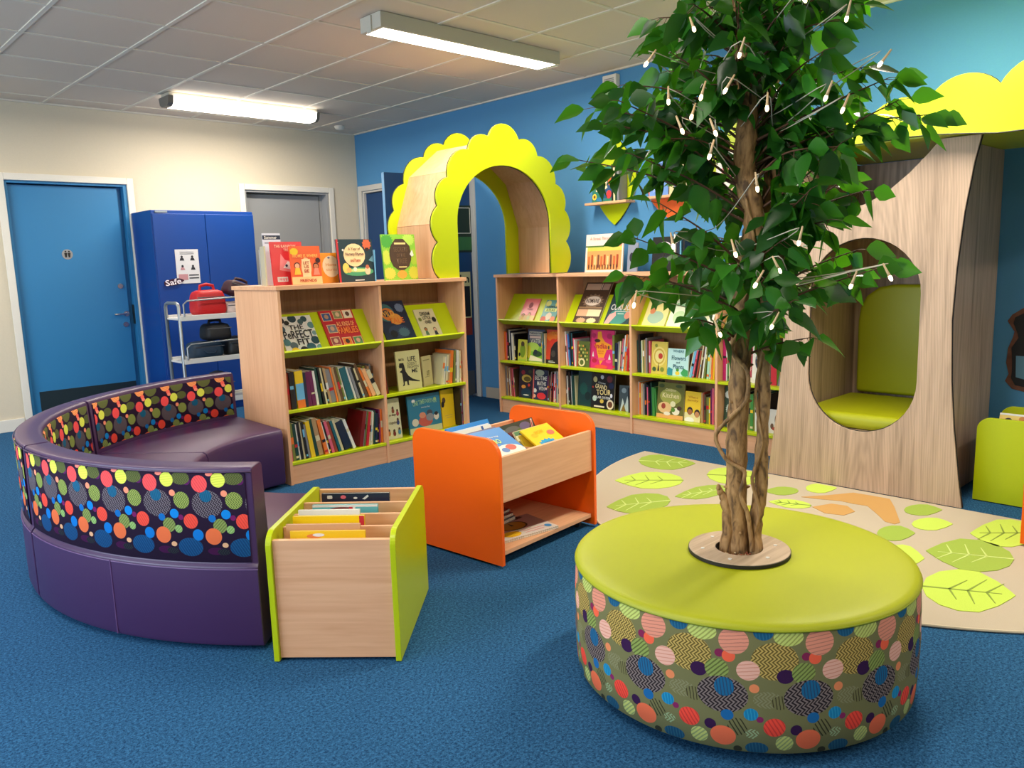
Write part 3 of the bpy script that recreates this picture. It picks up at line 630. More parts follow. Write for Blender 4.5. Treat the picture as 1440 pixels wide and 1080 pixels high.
# ============================================================ SOFA (three curved sections)
SC = (2.10, 3.36)
def sofa_section(a0, label):
    t = empty('curved_sofa_section', (SC[0], SC[1], 0), 0, label, 'sofa', 'three curved sections of the purple reading sofa')
    g = math.radians(.36); A0, A1 = math.radians(a0) + g, math.radians(a0 + 45) - g
    b = MB(); b.sweep([(.765, .02), (.752, .04), (.75, .31), (.757, .332), (.775, .342), (1.30, .350), (1.315, .34), (1.315, .02)], A0, A1, 24); b.build('seat', PURPLE, t, .004, autosmooth=50)
    b = MB(); b.sweep([(1.317, .02), (1.317, .35), (1.330, .604), (1.336, .614), (1.348, .620), (1.418, .620), (1.425, .618), (1.428, .613), (1.4285, .608), (1.428, .302), (1.438, .292), (1.440, .28), (1.440, .04), (1.434, .02)], A0, A1, 24); b.build('backrest', PURPLE, t, .003, autosmooth=50)
    def panel(name, r0, r1, z0, z1, m_out, zoff, sgn, ph):
        bm = bmesh.new(); uvl = bm.loops.layers.uv.new('UVMap'); n = 28; pd = math.radians(.9)
        per = .18; rows = []
        def ring(r, z): return [bm.verts.new((r * math.cos(a), r * math.sin(a), z)) for a in [A0 + pd + (A1 - A0 - 2 * pd) * k / n for k in range(n + 1)]]
        prof = [(r0[0], z0), (r0[1], z0 + .006), (r1[1], z1 - .006), (r1[0], z1)]
        rings = [ring(*p) for p in prof]
        for i in range(3):
            for k in range(n):
                f = bm.faces.new((rings[i][k], rings[i][k + 1], rings[i + 1][k + 1], rings[i + 1][k]))
                for lp in f.loops:
                    v = lp.vert.co; a = math.atan2(v.y, v.x) % (2 * PI); lp[uvl].uv = (sgn * a * (1.43 if sgn > 0 else 1.32) / per + ph, (zoff - v.z) / per)
        bmesh.ops.recalc_face_normals(bm, faces=bm.faces)
        c = bm.faces[0]; 
        if (c.normal.x * c.calc_center_median().x + c.normal.y * c.calc_center_median().y) * sgn < 0:
            bmesh.ops.reverse_faces(bm, faces=bm.faces)
        me = bpy.data.meshes.new(name); bm.to_mesh(me); bm.free(); o = link(name, me, t, [m_out], smooth=True); return o
    A1d = math.radians(225)
    panel('outer_fabric_panel', (1.4275, 1.4325), (1.4275, 1.4325), .304, .606, FAB_SOFA, .606, 1, .0 - ((A1d - g - math.radians(.9)) * 1.43 / .18))
    panel('inner_fabric_panel', (1.3195, 1.314), (1.3295, 1.3245), .362, .600, FAB_SOFA, .555 , -1, .3)
    b = MB(); b.tube([(1.434 * math.cos(A0 + (A1 - A0) * k / 20), 1.434 * math.sin(A0 + (A1 - A0) * k / 20), .608) for k in range(21)], .0024, 6); b.build('piping', PURPLE, t, smooth=True)
    am = (A0 + A1) / 2
    b = MB(); b.tube([(1.441 * math.cos(am), 1.441 * math.sin(am), z) for z in (.025, .15, .288)], .0022, 6); b.tube([(1.4395 * math.cos(A0 + (A1 - A0) * k / 20), 1.4395 * math.sin(A0 + (A1 - A0) * k / 20), .284) for k in range(21)], .002, 6); b.build('seam', mat('purple_thread', '#6A4A7C', .5), t)
    for a in (A0 + .12, A1 - .12):
        for r in (.85, 1.3):
            b = MB(); b.cyl((r * math.cos(a), r * math.sin(a), 0), (r * math.cos(a), r * math.sin(a), .021), .025, n=16); b.build('foot', BLACKP, t)
    return t
sofa_section(180, 'near purple sofa section whose spotted outer back faces the camera')
sofa_section(135, 'middle purple sofa section farthest to the left, joining its two neighbours')
sofa_section(90, 'far purple sofa section ending against the beech bookcase')

# ============================================================ OTTOMAN WITH TREE
OC = (2.024, 1.176); OR, OH = .483, .372
ott = empty('round_ottoman', (OC[0], OC[1], 0), 0, 'large round ottoman with lime top and spotted side around the tree', 'ottoman')
bm = bmesh.new(); uvl = bm.loops.layers.uv.new('UVMap'); n = 120; per = 2 * PI * OR / 15
prof = [(OR - .012, .032), (OR - .002, .04), (OR + .004, .12), (OR + .005, .2), (OR + .003, .29), (OR, .345), (OR - .003, .357)]
rings = [[bm.verts.new((r * math.cos(2 * PI * k / n), r * math.sin(2 * PI * k / n), z)) for k in range(n)] for r, z in prof]
for i in range(len(prof) - 1):
    for k in range(n):
        f = bm.faces.new((rings[i][k], rings[i][(k + 1) % n], rings[i + 1][(k + 1) % n], rings[i + 1][k]))
        for lp in f.loops:
            v = lp.vert.co; kk = k + 1 if lp.vert in (rings[i][(k + 1) % n], rings[i + 1][(k + 1) % n]) else k
            lp[uvl].uv = (kk * 15 / n - 209 / 360 * 15 + .18, (.360 - v.z) / per)
bm.faces.new(rings[0][::-1])
me = bpy.data.meshes.new('side'); bm.to_mesh(me); bm.free(); link('side', me, ott, [FAB_OTT], smooth=True); smooth_by_angle(me, 50)
b = MB(); b.lathe([(.068, .330), (.068, .371), (.30, .3735), (.43, .373), (.462, .371), (.476, .3675), (.4835, .361), (.485, .356), (.479, .350), (.2, .345)], 120); b.build('top_cushion', LIMEV, ott, autosmooth=60)
b = MB(); b.tube([(.4835 * math.cos(2 * PI * k / 96), .4835 * math.sin(2 * PI * k / 96), .3545) for k in range(97)], .003, 6); b.build('piping', mat('lime_piping', '#8E9A10', .5), ott, smooth=True)
b = MB(); b.lathe([(.068, .3735), (.068, .3855), (.145, .3855), (.145, .3735)], 72); rg = b.build('planting_ring', OAKD, ott, .0015)
b = MB(); b.lathe([(.1445, .3728), (.1465, .3735), (.1465, .383), (.1445, .3838)], 72); b.lathe([(.0665, .3728), (.0665, .384), (.069, .384), (.069, .3728)], 72); b.build('ring_edge', BLACKE, ott)
b = MB(); b.lathe([(.066, .30), (.066, .372), (.0675, .372), (.0675, .30)], 48); b.lathe([(.001, .29), (.067, .29), (.067, .30), (.001, .30)], 48); b.build('planter_cup', BLACKP, ott)
for k in range(6):
    a = k * PI / 3 + .3; b = MB(); b.cyl((.108 * math.cos(a), .108 * math.sin(a), .3855), (.108 * math.cos(a), .108 * math.sin(a), .3872), .0055, n=14); b.build('screw', mat('screw_pale', '#D8D4CC', .4), ott)
for k in range(6):
    a = k * PI / 3 + .15; b = MB(); b.cyl((.40 * math.cos(a), .40 * math.sin(a), 0), (.40 * math.cos(a), .40 * math.sin(a), .033), .025, .03, n=16); b.build('foot', BLACKP, ott)
# gravel
rnd = random.Random(3); b = MB()
for k in range(230):
    a = rnd.uniform(0, 2 * PI); r = .062 * math.sqrt(rnd.random()); s_ = rnd.uniform(.0028, .0055); c = Vector((r * math.cos(a), r * math.sin(a), .3635 + rnd.uniform(0, .010)))
    vs = [c + Vector((dx * s_ * rnd.uniform(.7, 1.2), dy * s_ * rnd.uniform(.7, 1.2), dz * s_ * .8)) for dx, dy, dz in ((1, 0, 0), (0, 1, 0), (-1, 0, 0), (0, -1, 0), (0, 0, 1), (0, 0, -1))]
    b.add(vs, [(0, 1, 4), (1, 2, 4), (2, 3, 4), (3, 0, 4), (1, 0, 5), (2, 1, 5), (3, 2, 5), (0, 3, 5)], rnd.randrange(3))
b.lathe([(.001, .302), (.065, .302), (.065, .364), (.001, .366)], 32, mi=3)
gr = b.build('gravel', [mat('gravel_pale', '#CDB48A', .8), mat('gravel_brown', '#8A6A48', .8), mat('gravel_red', '#A4583C', .8), mat('soil', '#4A3626', .9)]); gr.location = (OC[0], OC[1], 0)
tag(gr, 'small pale gravel filling the planting hole of the ottoman', 'gravel', kind='stuff')

# ---- the artificial tree
TB = Vector((2.04, 1.18, 0)); TNv = Vector((.866, .501, 0)); TS = Vector((.501, -.866, 0))
def W3(s_, d_, z): return TS * s_ + TNv * d_ + Vector((0, 0, z))
tree = empty('artificial_tree', (TB.x, TB.y, .366), 0, 'tall artificial ficus tree growing from the middle of the round ottoman', 'tree')
TT = Matrix.Translation((0, 0, -.366))
def bark():
    m = bpy.data.materials.new('bark'); m.use_nodes = True; nt = m.node_tree; b = nt.nodes['Principled BSDF']; N = nt.nodes.new; L = nt.links.new
    tc = N('ShaderNodeTexCoord'); mp = N('ShaderNodeMapping'); mp.inputs['Scale'].default_value = (26, 26, 9); L(tc.outputs['Object'], mp.inputs[0])
    n = N('ShaderNodeTexNoise'); n.inputs['Scale'].default_value = 2.4; n.inputs['Detail'].default_value = 8; n.inputs['Distortion'].default_value = .6; L(mp.outputs[0], n.inputs['Vector'])
    cr = N('ShaderNodeValToRGB'); e = cr.color_ramp.elements; e[0].position = .35; e[0].color = hx('#5E442A'); e[1].position = .68; e[1].color = hx('#B89060'); x = e.new(.5); x.color = hx('#9A7448')
    L(n.outputs['Fac'], cr.inputs[0]); L(cr.outputs[0], b.inputs['Base Color']); b.inputs['Roughness'].default_value = .75
    bp = N('ShaderNodeBump'); bp.inputs['Strength'].default_value = .6; bp.inputs['Distance'].default_value = .004; L(n.outputs['Fac'], bp.inputs['Height']); L(bp.outputs[0], b.inputs['Normal'])
    return m
BARK = bark(); BARK2 = mat('twig_bark', '#5A3B26', .7)
def spline(pts, sub=6):
    P_ = [Vector(p) for p in pts]; out = []
    for i in range(len(P_) - 1):
        p0 = P_[max(i - 1, 0)]; p1 = P_[i]; p2 = P_[i + 1]; p3 = P_[min(i + 2, len(P_) - 1)]
        for k in range(sub):
            t = k / sub; out.append(.5 * ((2 * p1) + (-p0 + p2) * t + (2 * p0 - 5 * p1 + 4 * p2 - p3) * t * t + (-p0 + 3 * p1 - 3 * p2 + p3) * t ** 3))
    out.append(P_[-1]); return out
def limb(name, pts, rads, wob=.002, seg=12, m=None, sub=6, knots=0, seed=1):
    rn = random.Random(seed); ps = spline([W3(*p) for p in pts], sub); n = len(ps); rr = []
    for i in range(n):
        u = i / (n - 1) * (len(rads) - 1); k = min(int(u), len(rads) - 2); rr.append((rads[k] + (rads[k + 1] - rads[k]) * (u - k)) * rn.uniform(.93, 1.07))
    ps = [p + Vector((rn.uniform(-wob, wob), rn.uniform(-wob, wob), 0)) for p in ps]
    b = MB(); b.T = TT; b.tube(ps, rr, seg)
    for k in range(knots):
        i = rn.randrange(2, n - 2); a = rn.uniform(0, 2 * PI); d = Vector((math.cos(a), math.sin(a), .2)); c = ps[i]
        b.tube([c + d * rr[i] * .5, c + d * rr[i] * 1.05, c + d * (rr[i] * 1.2 + .002)], [.007, .005, .002], 7)
    return b.build(name, m or BARK, tree, autosmooth=70)
MAIN = [(-.003, .0, .345), (-.013, 0, .53), (-.015, 0, .702), (-.009, 0, .871), (-.005, 0, 1.015), (-.001, 0, 1.136), (.021, 0, 1.275), (.023, 0, 1.353), (-.003, 0, 1.47), (.003, 0, 1.602), (-.005, 0, 1.734), (-.018, 0, 1.918), (-.033, 0, 2.062), (-.03, 0, 2.3)]
limb('trunk', MAIN, [.032, .030, .030, .029, .029, .031, .032, .028, .029, .027, .025, .022, .018, .01], knots=16)
limb('second_stem', [(.046, -.01, .345), (.040, -.01, .457), (.053, 0, .555), (.056, 0, .704), (.058, 0, .872), (.052, 0, 1.035), (.061, .01, 1.115), (.10, .02, 1.272), (.093, .04, 1.426), (.07, .05, 1.636), (.089, .06, 1.834), (.1, .06, 2.1)], [.022, .019, .021, .017, .017, .019, .017, .016, .017, .015, .012, .006], knots=14, seed=4)
limb('third_stem', [(.03, .03, 1.05), (.035, .035, 1.15), (.06, .06, 1.5), (.02, .09, 1.9), (.03, .09, 2.2)], [.010, .013, .013, .01, .005], knots=4, seed=5)
limb('cut_stub', [(-.044, -.012, .345), (-.037, -.012, .463), (-.045, -.01, .517), (-.058, -.01, .548), (-.068, -.01, .568)], [.019, .017, .014, .010, .006], knots=3, seed=6)
limb('vine', [(.033, -.028, .38), (.02, -.034, .488), (-.002, -.038, .552), (.008, -.038, .62), (-.044, -.03, .655), (-.074, -.01, .715), (-.046, -.03, .765), (.008, -.04, .829), (.012, -.036, .912), (-.030, -.035, .974), (-.001, -.036, 1.045), (.036, -.03, 1.106), (.03, -.035, 1.25), (.0, -.035, 1.4)], [.007, .007, .006, .006, .006, .006, .006, .006, .006, .006, .006, .006, .005, .004], .001, 8, seed=8)
limb('vine', [(.03, -.02, .40), (.05, -.03, .5), (.03, -.03, .6), (.055, -.02, .7), (.035, -.02, .85), (.055, -.02, 1.0), (.03, -.03, 1.1)], [.005, .005, .005, .004, .004, .004, .003], .001, 8, seed=9)
CL = [(-.467, 1.528), (-.423, 1.675), (-.368, 1.562), (-.334, 1.726), (-.29, 1.635), (-.24, 1.906), (-.191, 1.77), (-.23, 1.849), (-.231, 1.62), (-.267, 1.486), (-.293, 1.296), (-.318, 1.194), (-.221, 1.384), (-.171, 1.48), (-.242, 1.162), (-.12, 1.077), (-.181, 1.232), (-.092, 1.299), (-.113, 1.592), (-.095, 1.723), (-.134, 1.876), (-.021, 1.827), (.052, 1.865), (.142, 1.873), (.214, 1.812), (.09, 1.761), (.181, 1.725), (.294, 1.715), (.355, 1.682), (.262, 1.655), (.183, 1.625), (.112, 1.594), (.383, 1.627), (.468, 1.588), (.291, 1.562), (.239, 1.52), (.187, 1.468), (.124, 1.434), (.26, 1.435), (.314, 1.404), (.08, 1.35), (.172, 1.365), (.218, 1.325), (.043, 1.293), (.147, 1.26), (.092, 1.204), (.31, 1.245), (.353, 1.196), (.286, 1.179), (.194, 1.191), (.122, 1.124), (.171, 1.018), (.075, 1.065), (.026, 1.176), (-.062, 1.188), (-.037, 1.662), (.021, 1.507), (-.073, 1.416)]
rn = random.Random(11)
CL3 = []
for s_, z in CL:
    lim = .30 * max(.25, 1 - abs(s_) / .6)
    dd_ = rn.uniform(-lim, lim)
    if abs(s_) < .08 and 1.15 < z < 1.62: dd_ = abs(dd_) + .03
    CL3.append((s_, dd_, z))
for k in range(34):      # the crown goes on above the picture
    a = rn.uniform(0, 2 * PI); r = rn.uniform(.08, .36); CL3.append((r * math.cos(a), r * math.sin(a) * .9, rn.uniform(1.88, 2.38)))
for k in range(22):
    a = rn.uniform(0, PI); r = rn.uniform(.15, .36); CL3.append((r * math.cos(a), r * math.sin(a), rn.uniform(1.3, 1.9)))
for s_, z in ((-.03, 1.22), (.05, 1.18), (-.06, 1.12), (.0, 1.78), (.06, 1.72), (-.07, 1.68), (-.36, 1.60), (-.30, 1.52), (-.33, 1.66), (-.20, 1.55), (.16, 1.40), (.22, 1.50), (.1, 1.28)): CL3.append((s_, -.12 - rn.uniform(0, .08), z))
for k in range(16):      # short inner twigs close to the stem
    a = rn.uniform(0, PI); r = rn.uniform(.05, .14); CL3.append((r * math.cos(a), r * math.sin(a), rn.uniform(1.1, 1.95)))
def axis_at(z):
    for i in range(len(MAIN) - 1):
        if MAIN[i][2] <= z <= MAIN[i + 1][2]:
            t = (z - MAIN[i][2]) / (MAIN[i + 1][2] - MAIN[i][2]); return MAIN[i][0] + (MAIN[i + 1][0] - MAIN[i][0]) * t
    return -.03
twigs = MB(); twigs.T = TT; leaves = MB(); leaves.T = TT
def add_leaf(base, dr, up, L, Wd, fold, droop):
    dr = dr.normalized(); side = dr.cross(up).normalized(); nrm = side.cross(dr).normalized()
    prof = [(0, 0), (.12, .55), (.32, .98), (.55, .86), (.78, .42), (1.0, 0)]
    vs = []; 
    for t, w in prof:
        c = base + dr * (L * t) - Vector((0, 0, 1)) * (droop * L * t * t)
        vs.append(c)
        if 0 < t < 1:
            for sg in (-1, 1): vs.append(c + side * (sg * w * Wd / 2) + nrm * (fold * w * Wd / 2))
    # index: 0 base; then per ring (c,l,r)
    f = [(0, 2, 1), (0, 1, 3)]
    for i in range(3):
        a = 1 + i * 3; b_ = a + 3; f += [(a, a + 1, b_ + 1, b_), (a + 2, a, b_, b_ + 2)]
    a = 1 + 9; f += [(a, a + 1, 13), (a + 2, a, 13)]
    leaves.add([tuple(v) for v in vs], f)
for (s_, d_, z) in CL3:
    far = max(.05, math.hypot(s_, d_)); z0 = z - rn.uniform(.03, .16) - far * .12
    st = W3(axis_at(z0) + .01 * (1 if s_ > 0 else -1), 0, z0); en = W3(s_, d_, z); mid = (st + en) / 2 + Vector((rn.uniform(-.02, .02), rn.uniform(-.02, .02), rn.uniform(.0, .04)))
    P_ = spline([st, mid, en], 7); twigs.tube(P_, [.0045 - .0033 * i / (len(P_) - 1) for i in range(len(P_))], 5)
    nl = 10 + int(far * 14)
    for k in range(nl):
        t = 1 - (k / nl) * min(.75, .16 / far + .25) ; i = min(int(t * (len(P_) - 1)), len(P_) - 2); p = P_[i] + (P_[i + 1] - P_[i]) * (t * (len(P_) - 1) - i)
        ax = (P_[i + 1] - P_[i]).normalized(); a = rn.uniform(0, 2 * PI)
        rad = Vector((math.cos(a), math.sin(a), rn.uniform(-.35, .35)))
        dr = (ax * rn.uniform(.1, .8) + rad * rn.uniform(.4, .9) + Vector((0, 0, rn.uniform(-1.1, .05)))).normalized()
        if k == 0: dr = (ax + Vector((0, 0, -.35))).normalized()
        pet = rn.uniform(.008, .03); base = p + dr * pet; twigs.tube([p, base], [.0012, .0009], 3, cap=False)
        up = Vector((rn.uniform(-1, 1), rn.uniform(-1, 1), rn.uniform(-.1, .9))).normalized(); L = rn.uniform(.058, .092)
        add_leaf(base, dr, up, L, L * rn.uniform(.58, .74), rn.uniform(.1, .45), rn.uniform(.05, .35))
twigs.build('branches', BARK2, tree, autosmooth=80)
def leafmat():
    m = bpy.data.materials.new('leaf_green'); m.use_nodes = True; nt = m.node_tree; b = nt.nodes['Principled BSDF']; N = nt.nodes.new; L = nt.links.new
    g = N('ShaderNodeNewGeometry'); cr = N('ShaderNodeValToRGB'); e = cr.color_ramp.elements; e[0].color = hx('#0E2E10'); e[1].color = hx('#3A8024'); x = e.new(.6); x.color = hx('#184A16')
    L(g.outputs['Random Per Island'], cr.inputs[0]); L(cr.outputs[0], b.inputs['Base Color']); b.inputs['Roughness'].default_value = .38
    tr = N('ShaderNodeBsdfTranslucent'); tr.inputs[0].default_value = hx('#6FD020'); mx = N('ShaderNodeMixShader'); mx.inputs[0].default_value = .22
    L(b.outputs[0], mx.inputs[1]); L(tr.outputs[0], mx.inputs[2]); L(mx.outputs[0], nt.nodes['Material Output'].inputs[0]); return m
lo = leaves.build('foliage', leafmat(), tree)
for p in lo.data.polygons: p.use_smooth = True
# ---- string lights wound through the crown
BU = [(-.168, 1.907), (-.128, 1.797), (-.016, 1.722), (-.047, 1.644), (-.191, 1.637), (-.108, 1.639), (-.132, 1.594), (-.24, 1.727), (-.074, 1.542), (-.085, 1.49), (-.156, 1.557), (.048, 1.595), (.184, 1.611), (.224, 1.582), (.304, 1.678), (-.177, 1.272), (-.023, 1.247), (.028, 1.407), (.128, 1.271), (.082, 1.204), (-.06, 1.046), (.072, 1.063), (.03, 1.17), (.223, 1.784), (.125, 1.83), (.156, 1.871), (-.283, 1.121), (.348, 1.177), (.259, 1.16)]
sl_ = empty('string_lights', (TB.x, TB.y, .366), 0, 'white string of warm fairy lights wound through the tree', 'string lights')
CAB = mat('cable_white', '#D8CDB8', .5); BG = mat('bulb_glow', (1.0, .74, .42), .3, emit=4.5); SOCK = mat('bulb_socket', '#D9B98C', .5)
order = sorted(range(len(BU)), key=lambda i: -BU[i][1]); cab = []
for j, i in enumerate(order):
    s_, z = BU[i]; d_ = -.16 - .12 * (1 - abs(s_) / .5) + rn.uniform(-.03, .03); p = W3(s_, d_, z)
    cab.append(p + Vector((0, 0, .03)) + TNv * .02)
    if j < len(order) - 1: cab.append(W3((s_ + BU[order[j + 1]][0]) * .35 + rn.uniform(-.03, .03), .04 + rn.uniform(-.01, .04), (z + BU[order[j + 1]][1]) / 2 - .02))
    dd = Vector((rn.uniform(-.6, .6), rn.uniform(-.6, .6), -1)).normalized()
    b = MB(); b.T = TT; b.tube([p - dd * .035, p - dd * .006, p], [.0022, .0034, .0042], 8); so = b.build('bulb_socket', SOCK, sl_, smooth=True)
    b = MB(); b.T = TT; b.tube([p, p + dd * .006, p + dd * .012, p + dd * .015], [.0034, .0048, .0038, .001], 8); b.build('bulb', BG, sl_, smooth=True)
b = MB(); b.T = TT; b.tube(spline(cab, 5), .0014, 6); b.build('cable', CAB, sl_, smooth=True)
b = MB(); b.T = TT; b.tube([W3(.042 * math.cos(a) + .012, .042 * math.sin(a), 1.035 + .01 * math.sin(a * 2)) for a in [2 * PI * k / 20 for k in range(21)]], .0025, 6); b.build('cable', CAB, sl_, smooth=True)

# ============================================================ RUG
rug = empty('rug', (4.03, 1.53, 0), 0, 'half-round beige rug with green leaf pattern before the reading nook', 'rug')
TR = Matrix.Translation((-4.03, -1.53, 0))
def rugm(name, c1, c2):
    m = mat(name, c1, .95, spec=.1, bump=.6, bscale=500, var=.14); return m
RC = [(4.045, 1.53 - 1.5)] + [(4.03 + 1.5 * math.cos(a), 1.53 + 1.5 * math.sin(a)) for a in [-PI / 2 - PI * k / 60 for k in range(61)]] + [(4.045, 3.03)]
b = MB(); b.T = TR; b.prism(RC, .001, .010, 'XY'); b.build('pile', rugm('rug_beige', '#BFB29E', ''), rug)
b = MB(); b.T = TR; b.tube([(p[0], p[1], .006) for p in RC], .005, 6); b.build('binding', mat('rug_binding', '#CFC2A8', .8), rug)
RM = {'m': rugm('rug_green', '#9DB54E', ''), 'b': rugm('rug_lime', '#C3DC5C', '')}; VEIN = {'m': rugm('rug_vein_pale', '#CBDD86', ''), 'b': rugm('rug_vein_dark', '#8AA04A', '')}
RUGLEAVES=[
('m',1,[(3.976,2.608),(3.941,2.605),(3.86,2.605),(3.774,2.626),(3.735,2.688),(3.731,2.767),(3.759,2.846),(3.816,2.91),(3.891,2.946),(3.97,2.943),(4.034,2.903),(4.066,2.829),(4.037,2.725),(3.995,2.641)]),
('b',0,[(3.621,2.453),(3.549,2.426),(3.469,2.432),(3.396,2.469),(3.348,2.534),(3.349,2.627),(3.368,2.709),(3.379,2.742),(3.415,2.747),(3.506,2.75),(3.61,2.732),(3.67,2.668),(3.69,2.587),(3.672,2.511)]),
('m',0,[(3.268,2.291),(3.194,2.258),(3.109,2.251),(3.028,2.268),(2.968,2.309),(2.957,2.38),(2.967,2.444),(2.975,2.47),(3.011,2.48),(3.104,2.497),(3.216,2.501),(3.288,2.462),(3.322,2.405),(3.314,2.343)]),
('b',1,[(3.968,2.124),(3.931,2.122),(3.844,2.126),(3.753,2.149),(3.713,2.209),(3.71,2.285),(3.743,2.361),(3.805,2.421),(3.887,2.452),(3.971,2.447),(4.04,2.405),(4.072,2.333),(4.037,2.234),(3.99,2.154)]),
('m',0,[(3.645,2.183),(3.586,2.163),(3.509,2.16),(3.431,2.175),(3.368,2.206),(3.343,2.255),(3.339,2.298),(3.341,2.315),(3.372,2.32),(3.452,2.328),(3.551,2.327),(3.624,2.298),(3.668,2.258),(3.675,2.217)]),
('m',0,[(3.833,1.885),(3.797,1.877),(3.758,1.883),(3.722,1.902),(3.7,1.932),(3.703,1.972),(3.715,2.005),(3.721,2.018),(3.739,2.018),(3.783,2.015),(3.832,2.002),(3.86,1.973),(3.868,1.939),(3.859,1.908)]),
('b',1,[(4.007,1.76),(3.987,1.759),(3.939,1.76),(3.887,1.77),(3.863,1.795),(3.858,1.827),(3.873,1.858),(3.905,1.882),(3.947,1.894),(3.992,1.891),(4.03,1.875),(4.051,1.846),(4.039,1.806),(4.018,1.773)]),
('b',0,[(3.639,1.722),(3.608,1.718),(3.577,1.733),(3.551,1.764),(3.537,1.806),(3.546,1.856),(3.561,1.896),(3.569,1.911),(3.584,1.908),(3.619,1.894),(3.658,1.868),(3.675,1.826),(3.676,1.782),(3.663,1.745)]),
('m',1,[(3.97,1.235),(3.949,1.236),(3.898,1.243),(3.844,1.258),(3.817,1.286),(3.81,1.318),(3.824,1.347),(3.856,1.367),(3.9,1.375),(3.947,1.367),(3.988,1.346),(4.011,1.315),(4.0,1.277),(3.98,1.246)]),
('b',1,[(3.789,1.131),(3.767,1.133),(3.716,1.14),(3.66,1.156),(3.632,1.184),(3.626,1.216),(3.64,1.245),(3.672,1.266),(3.717,1.273),(3.765,1.265),(3.807,1.244),(3.831,1.212),(3.82,1.173),(3.799,1.143)]),
('m',1,[(3.558,1.21),(3.535,1.21),(3.481,1.212),(3.424,1.223),(3.398,1.248),(3.395,1.279),(3.414,1.309),(3.451,1.332),(3.5,1.343),(3.551,1.34),(3.593,1.323),(3.614,1.294),(3.597,1.254),(3.571,1.222)]),
('b',0,[(3.894,0.826),(3.801,0.816),(3.711,0.829),(3.64,0.861),(3.606,0.907),(3.636,0.967),(3.685,1.017),(3.709,1.038),(3.752,1.037),(3.858,1.03),(3.974,1.007),(4.023,0.959),(4.02,0.904),(3.973,0.857)]),
('m',0,[(3.495,0.816),(3.409,0.809),(3.33,0.83),(3.272,0.874),(3.249,0.935),(3.289,1.012),(3.344,1.076),(3.37,1.102),(3.41,1.098),(3.507,1.083),(3.609,1.046),(3.642,0.98),(3.627,0.909),(3.573,0.851)]),
('b',1,[(3.119,0.716),(3.078,0.72),(2.985,0.735),(2.891,0.767),(2.857,0.822),(2.865,0.884),(2.91,0.942),(2.987,0.985),(3.082,1.001),(3.175,0.986),(3.245,0.941),(3.268,0.876),(3.213,0.797),(3.148,0.738)]),
('b',1,[(3.277,1.075),(3.257,1.075),(3.212,1.077),(3.17,1.089),(3.163,1.117),(3.181,1.15),(3.216,1.183),(3.263,1.208),(3.313,1.22),(3.355,1.216),(3.38,1.197),(3.38,1.165),(3.338,1.122),(3.295,1.088)]),
('m',1,[(3.693,1.573),(3.674,1.572),(3.631,1.572),(3.588,1.58),(3.575,1.605),(3.584,1.637),(3.61,1.669),(3.648,1.694),(3.692,1.708),(3.733,1.706),(3.761,1.69),(3.768,1.661),(3.74,1.62),(3.708,1.587)]),
]
for kind, right, pts in RUGLEAVES[:-1]:
    pts = [(min(p[0], 4.02), p[1]) for p in pts]
    b = MB(); b.T = TR; b.prism(pts, .0101, .0125, 'XY'); lf_ = b.build('leaf_motif', RM[kind], rug)
    a, c = Vector(pts[7] if right else pts[0]), Vector(pts[0] if right else pts[7]); L_ = (c - a).length
    if L_ < .2: continue
    b = MB(); b.T = TR; up_ = Vector(pts[4]) - (a + c) / 2; dn_ = Vector(pts[11]) - (a + c) / 2
    def seg(p, q, w0, w1):
        d = (q - p).normalized(); nn_ = Vector((-d.y, d.x)); b.prism([tuple(p - nn_ * w0), tuple(q - nn_ * w1), tuple(q + nn_ * w1), tuple(p + nn_ * w0)], .0126, .0135, 'XY')
    seg(a, a + (c - a) * .86, .006, .002)
    for t in (.3, .5, .7):
        p = a + (c - a) * t
        for u in (up_, dn_): seg(p, p + u * .62 * (1 - abs(t - .5)) + (c - a) * .13, .004, .0015)
    b.build('vein', VEIN[kind], lf_)
for nm, pts in (('branch_motif', [(3.745, 1.827), (3.857, 1.739), (3.98, 1.662), (3.987, 1.569), (3.989, 1.484), (3.876, 1.419), (3.661, 1.312), (3.623, 1.322), (3.63, 1.367), (3.715, 1.436), (3.809, 1.52), (3.8, 1.585), (3.805, 1.65), (3.766, 1.746)]), ('branch_motif', [(3.625, 1.711), (3.732, 1.665), (3.747, 1.593), (3.686, 1.528), (3.598, 1.543), (3.572, 1.623)])):
    plate(nm, [pts], .002, TR @ Matrix.Translation((0, 0, .0112)), [rugm('rug_tan', '#C69A5E', '')], rug)

# ============================================================ KINDER BROWSERS
def side_profile(D, H, rf, rb, z0=.0):
    P_ = [(0, z0), (0, H - rf)] + [(rf - rf * math.cos(a), H - rf + rf * math.sin(a)) for a in [PI / 2 * k / 8 for k in range(1, 9)]]
    P_ += [(D - rb + rb * math.sin(a), H - rb + rb * math.cos(a)) for a in [PI / 2 * k / 8 for k in range(0, 9)]] + [(D, z0)]
    return P_
yb = empty('book_browser', (1.063, 2.259, 0), -math.radians(46.6), 'beech book browser box with lime side panels beside the near sofa end', 'book browser')
WY, DY, HY = .41, .56, .43
for x in (0, WY - .018):
    b = MB(); b.prism(side_profile(DY, HY, .05, .05, .004), x, x + .018, 'YZ'); b.build('side_panel', LIME, yb, .0015)
b = MB(); b.box((.0185, .012, .012), (WY - .0185, .030, .402)); b.build('front_panel', BEECH['X'], yb, .001)
b = MB(); b.box((.0185, .53, .012), (WY - .0185, .548, .414)); b.build('back_panel', BEECH['X'], yb, .001)
b = MB(); b.box((.0185, .0305, .05), (WY - .0185, .5295, .062)); b.build('base_board', BEECH['X'], yb)
for k in range(3):
    y = .12 + k * .11; b = MB(); b.box((.0185, y, .063), (WY - .0185, y + .012, .409 + k * .006)); b.build('divider', BEECH['X'], yb, .001)

